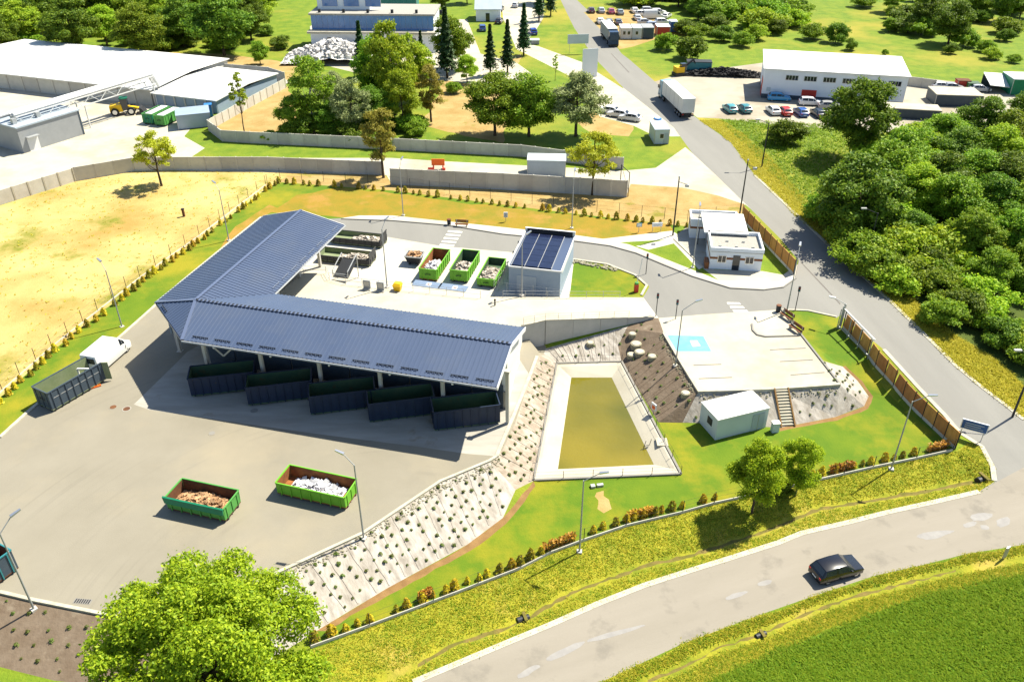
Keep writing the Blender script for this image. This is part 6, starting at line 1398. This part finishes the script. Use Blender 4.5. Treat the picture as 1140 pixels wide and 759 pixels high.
while cnt < 150:
    q = (R.uniform(mn[0],mx[0]), R.uniform(mn[1],mx[1]))
    if not inside([q],polw)[0] or any((q[0]-a)**2+(q[1]-b)**2 < 4.2 for a,b in placed): cnt += .05; continue
    if q[1] > 130 and R.random() < .6: continue
    placed.append(q); cnt += 1
    kk = R.choice(['bush','bush','limebush','limebush','darkbush']); hh_ = R.uniform(1.8,3.6) if q[1] < 85 else R.uniform(2.6,5.0); zone = ('near the lower end of the right road' if q[1] < 82 else 'opposite the gate' if q[1] < 100 else 'opposite the gatehouse' if q[1] < 125 else 'toward the white hall'); sz_ = 'low' if hh_ < 2.3 else 'tall' if hh_ > 3.2 else 'middling'; far_ = 'deep inside ' if q[0] > 60 else 'at the front '
    tree(kk, None, hh_, sz_+' '+{'bush':'mid green','limebush':'light green','darkbush':'dark'}[kk]+' thicket bush '+far_+zone, 1.15, 'thicket right of the road', 'bush', on(*q), 'bush')

for k in range(46):
    x = R.uniform(0,320); y = R.uniform(38,58)
    if 60 < x < 150 and y > 52: continue
    tree(R.choice(['bush','darkbush','bush']), (x,y), R.uniform(2.5,5.0), 'undergrowth bush at the foot of the wood at the top left', 1.2, 'undergrowth of the top left wood', 'bush', None, 'bush')
for k in range(60):
    x = R.uniform(690,900); y = R.uniform(-6,44)
    if x < 755 and y > 6: continue
    if y > 40-(x-800)*.12 and x > 800: continue
    tree(R.choice(['bush','darkbush','bush','limebush','mid','dark']), (x,y), R.uniform(3.0,7.0), 'leafy growth in the thicket at the top beyond the cabins', 1.25, 'thicket beyond the cabins', 'thicket_bush', None, 'bush')
for k in range(44):
    x = R.uniform(955,1140); y = R.uniform(-4,40)
    if x < 985 and y > 14: continue
    tree(R.choice(['bush','darkbush','mid','dark']), (x,y), R.uniform(2.5,6.5), 'leafy growth in the thicket at the top right', 1.25, 'thicket at the top right', 'thicket_bush', None, 'bush')
for k in range(16):
    tree(R.choice(['bush','darkbush']), (R.uniform(322,470),R.uniform(140,160)), R.uniform(1.8,4.0), 'undergrowth bush at the foot of the tree group', 1.2, 'undergrowth of the tree group', 'bush', None, 'bush')
# ------------------------------------------------------------------ hedge rows of single shrubs
def shrub_mesh(m, seed, h=1.15, r=.5, n=150):
    rng = np.random.default_rng(seed); z = rng.uniform(0,1,n); a = rng.uniform(0,2*PI,n); rr = r*np.sqrt(1-z**1.6)*(.85+.15*np.sin(a*3+seed))*rng.uniform(.55,1,n)**.4
    P = np.stack([rr*np.cos(a),rr*np.sin(a),.04+z*h],1); N_ = unit(np.stack([np.cos(a),np.sin(a),.5+0*a],1)+rng.normal(size=(n,3))*.4); return quads_mesh('shrub', P, N_, .22, 1.5, M[m], rng)
SHR = {k:[shrub_mesh(k, s) for s in (1,2)] for k in ('hedge_gold','hedge_olive','hedge_red')}
def hedge(px, step, kinds, lab, grp, side, sc=(.8,1.15), skip=.06):
    pts = [T(x,y).to_2d()[:] for x,y in px]; n = 0
    for p in dens(pts, step, 0, False):
        if R.random() < skip: continue
        k = R.choice(kinds); q = (p[0]+R.uniform(-.2,.2)+side[0], p[1]+R.uniform(-.08,.08)+side[1]); o = put('hedge_shrub', R.choice(SHR[k]), None, on(*q,-.03), R.uniform(0,6), R.uniform(*sc)); tag(o, lab, 'shrub', grp); n += 1
hedge([(-6,447),(5,438),(60,389),(111,349),(158,312),(224,265),(298,209)], 1.15, ['hedge_gold','hedge_gold','hedge_olive'], 'golden hedge shrub in the row beside the dry field', 'left hedge row', (.45,-.3), (.55,.95), .1)
hedge([(300,209),(312,203),(435,212),(640,238),(765,252)], 1.25, ['hedge_gold','hedge_olive','hedge_olive'], 'olive golden hedge shrub in the row along the top of the lawn', 'top hedge row', (0,-.3), (.55,1.0), .1)
hedge([(352,716),(412,694.5),(483,667),(580,630),(613,613),(650,599.5),(697,583),(760,568),(795,558)], .92, ['hedge_gold','hedge_gold','hedge_gold','hedge_olive'], 'golden shrub in the hedge row above the lower fence', 'lower hedge row', (0,.35), (.55,.95), .04)
hedge([(895,536),(972,518),(1020,508)], 1.05, ['hedge_gold','hedge_gold','hedge_olive'], 'golden shrub in the hedge row near the junction', 'junction hedge row', (0,.35), (.55,.95), .04)
for i,(a,b) in enumerate((((466,672),(480,666)),((604,617),(640,603)),((700,580),(728,574)),((925,529),(950,523)),((1034,505),(1056,500)))):
    A_, B_ = T(*a), T(*b); rng = np.random.default_rng(60+i); n = 420; t_ = rng.uniform(0,1,n); P = np.stack([A_.x+(B_.x-A_.x)*t_+rng.normal(size=n)*.08-A_.x, A_.y+(B_.y-A_.y)*t_+.35+rng.uniform(-.25,.25,n)-A_.y, rng.uniform(.05,.85,n)],1)
    o = put('clipped_hedge', quads_mesh('clipped_hedge', P, unit(rng.normal(size=(n,3))+np.array([0,-.3,.6])), .2, 1.5, M['hedge_red'], rng), None, A_); tag(o, 'red brown clipped hedge piece '+['left of the lamp at bottom centre','beside the lamp below the pond','below the white hut','right of the pair of trees','at the reed fence corner'][i], 'hedge')

# ------------------------------------------------------------------ plants on the slopes
def plant_mesh(seed):
    rng = np.random.default_rng(seed); n = 26; a = rng.uniform(0,2*PI,n); r = rng.uniform(.02,.2,n)
    return quads_mesh('plant', np.stack([r*np.cos(a),r*np.sin(a),rng.uniform(.03,.26,n)],1), unit(np.stack([np.cos(a)*.6,np.sin(a)*.6,.8+0*a],1)), .15, 1.8, M['slopeplant'], rng)
PLM = [plant_mesh(s) for s in (1,2,3)]
AREA = [([(318,640),(405,598),(490,541),(545,519),(570,545),(556,572),(516,602),(428,650),(356,694)], 1.0, 'small green plant set in the white sheeted slope below the yard', 'plants on the white yard slope'),
 ([(551,513),(578,470),(594,420),(603,398),(617,408),(592,530),(574,540)], .98, 'small plant set in the brown slope beside the pond', 'plants on the brown pond slope'),
 ([(610,391),(640,382),(690,368),(730,357),(739,372),(756,405),(775,438),(785,466),(736,466),(694,402),(622,402)], 1.5, 'small plant set in the slope between ramp, pond and parking', 'plants on the slope above the pond'),
 ([(885,437),(932,432),(914,404),(936,411),(952,425),(962,441),(956,450),(926,460),(888,468)], 1.0, 'small plant set in the white slope below the parking', 'plants on the parking slope'),
 ([(2,666),(110,690),(118,745),(60,750),(2,735)], 1.35, 'small plant set in the dark slope at the bottom left', 'plants on the dark corner slope')]
tot = 0
for px,sp,lab,grp in AREA:
    w = pw(px); mn = np.min(w,0); mx = np.max(w,0); j = 0
    y = mn[1]
    while y < mx[1]:
        x = mn[0]+(j%2)*sp*.5
        while x < mx[0]:
            q = (x+R.uniform(-.17,.17)*sp, y+R.uniform(-.17,.17)*sp)
            if inside([q],w)[0] and R.random() > .06:
                o = put('slope_plant', R.choice(PLM), None, on(*q), R.uniform(0,6), R.uniform(.5,.95)); tag(o, lab, 'plant', grp); tot += 1
            x += sp
        y += sp*.8; j += 1
print('slope plants', tot)
# folds and seams of the sheeting running down the slope
def seams(top, bot, n, m, lab, wob=.0):
    tp = dens([T(*p).to_2d()[:] for p in top], .1, 0, False); bp = dens([T(*p).to_2d()[:] for p in bot], .1, 0, False); mb = MB()
    for k in range(n):
        f = (k+R.uniform(.2,.8))/n; a = tp[int(f*(len(tp)-1))]; b = bp[min(len(bp)-1,max(0,int((f+wob)*(len(bp)-1))))]
        pts = dens([a,b], .6, .05, False); Z = Hs(pts)
        for i in range(len(pts)-1): mb.bar((pts[i][0],pts[i][1],Z[i]+.012),(pts[i+1][0],pts[i+1][1],Z[i+1]+.012), R.uniform(.07,.14), .05)
    return struct(mb.build('sheet_fold', M[m]), lab)
seams([(312,638),(405,595),(490,538),(545,515)], [(354,699),(430,653),(520,604),(558,573)], 13, 'sheet', 'folds in the white slope sheeting', .02)
seams([(552,510),(576,470),(592,420),(602,398)], [(592,532),(600,490),(608,455),(619,407)], 14, 'brownsheet', 'folds in the brown slope sheeting')
seams([(610,389),(640,381),(690,366)], [(622,403),(655,403),(690,402)], 16, 'sheet', 'folds in the white sheeting above the pond')
seams([(740,372),(758,405),(777,436)], [(696,406),(712,434),(733,468)], 12, 'darksheet', 'folds in the dark mulch slope')
0 and seams([(884,432),(934,428)], [(892,470),(962,449)], 14, 'sheet', 'folds in the sheeting below the parking')
# ------------------------------------------------------------------ pebble edging beside the yard kerb
def pebbles(px, wid, n, m, lab, seed=1, size=(.08,.2), off=0.0):
    pts = [T(x,y).to_2d() for x,y in px]; rg = random.Random(seed); mb = MB(); seg = [(pts[i],pts[i+1],(pts[i+1]-pts[i]).length) for i in range(len(pts)-1)]; tl = sum(s[2] for s in seg)
    for k in range(n):
        d = rg.uniform(0,tl)
        for a,b,l in seg:
            if d <= l: break
            d -= l
        u_ = (b-a)/l; nn = Vector((-u_.y,u_.x)); q = a+u_*d+nn*(off+rg.uniform(-wid/2,wid/2)); s = rg.uniform(*size)
        mb.ball((q.x,q.y,H(q.x,q.y)+s*.15), (s*.5,s*.5*rg.uniform(.6,1),s*.35), 5, 3, .15, rg)
    o = mb.build('pebbles', M[m]); o['kind'] = 'stuff'; o['label'] = lab; o['category'] = 'pebbles'
pebbles([(262,664),(310,637),(405,593),(490,536),(545,513),(553,508)], .7, 520, 'stone', 'pale pebbles beside the yard kerb', 1, (.1,.24), -.5)
pebbles([(740,372),(758,404),(778,437),(862,434),(932,429)], .5, 300, 'stone', 'pale pebbles round the parking kerb', 2, (.1,.26), -.4)
pebbles([(640,289.5),(676,296),(690,300)], .8, 60, 'stone', 'pale rocks at the small lawn edge', 3, (.25,.6), -.6)
# ------------------------------------------------------------------ rough grass
DPT = np.array(dens([T(x,y).to_2d()[:] for x,y,_ in DITCH], .5, 0, False)+dens([T(x,y).to_2d()[:] for x,y,_ in DITCH_S], .5, 0, False))
def tufts(polys, n, hgt, m, lab, seed, wd=.10, nb=3, clear=.5):
    rng = np.random.default_rng(seed); P = []
    for w in polys:
        w = np.array(w); mn, mx = w.min(0), w.max(0); mx = np.minimum(mx, [110,160]); mn = np.maximum(mn, [-110,30]); A = (mx-mn).prod(); k = int(n/len(polys)*1.0)
        q = rng.uniform(mn,mx,(k*6,2)); q = q[inside(q,[tuple(p) for p in w])][:k]; P.append(q)
    P = np.concatenate(P)
    dd = np.min(np.hypot(P[:,0,None]-DPT[:,0], P[:,1,None]-DPT[:,1]),1); P = P[dd > clear]
    Z = Hs(P); V = []; n_ = len(P)
    for b in range(nb):
        a = rng.uniform(0,2*PI,n_); l = rng.uniform(.5,1.2,n_)*hgt; lean = rng.uniform(.6,1.7,n_)*l; px_, py_ = P[:,0]+rng.normal(size=n_)*.10, P[:,1]+rng.normal(size=n_)*.10
        pa = a+PI/2; T3 = np.stack([px_+np.cos(a)*lean, py_+np.sin(a)*lean, Z+l*.75],1); A3 = np.stack([px_+np.cos(pa)*wd, py_+np.sin(pa)*wd, Z-.03],1); B3 = np.stack([px_-np.cos(pa)*wd, py_-np.sin(pa)*wd, Z-.03],1)
        V.append(np.stack([A3,B3,T3],1))
    V = np.concatenate(V); n3 = len(V); me = bpy.data.meshes.new('grass'); me.vertices.add(3*n3); me.vertices.foreach_set('co', V.reshape(-1).astype(np.float32)); me.loops.add(3*n3); me.loops.foreach_set('vertex_index', np.arange(3*n3,dtype=np.int32)); me.polygons.add(n3)
    me.polygons.foreach_set('loop_start', np.arange(0,3*n3,3,dtype=np.int32)); me.polygons.foreach_set('loop_total', np.full(n3,3,dtype=np.int32)); me.materials.append(M[m]); me.update(calc_edges=True)
    o = put('rough_grass', me); o['kind'] = 'stuff'; o['label'] = lab; o['category'] = 'grass'
VG = [w for nm,m_,w,l in REG if nm == 'verge' and m_ == 'verge']; SW = [w for nm,m_,w,l in REG if m_ == 'straw']; CR = [w for nm,m_,w,l in REG if m_ == 'crop']
tufts(VG, 30000, .15, 'blade_yellow', 'straw coloured blades in the verges of the lower road', 1, .045); tufts(VG, 18000, .15, 'blade_green', 'green blades in the verges of the lower road', 2, .045)
tufts(SW, 14000, .25, 'blade_yellow', 'straw blades beside the right road', 3, .06); tufts(CR, 26000, .26, 'blade_green', 'tall green blades in the bottom right field', 4, .055)
MW = pw([(800,132),(905,240),(960,200),(1010,160),(940,140)])
tufts([MW], 5000, .4, 'blade_green', 'green blades in the meadow before the wood', 5)
DF = [w for nm,m_,w,l in REG if m_ == 'dry']
tufts(DF, 900, .22, 'blade_yellow', 'dry stubble in the scorched field', 6)
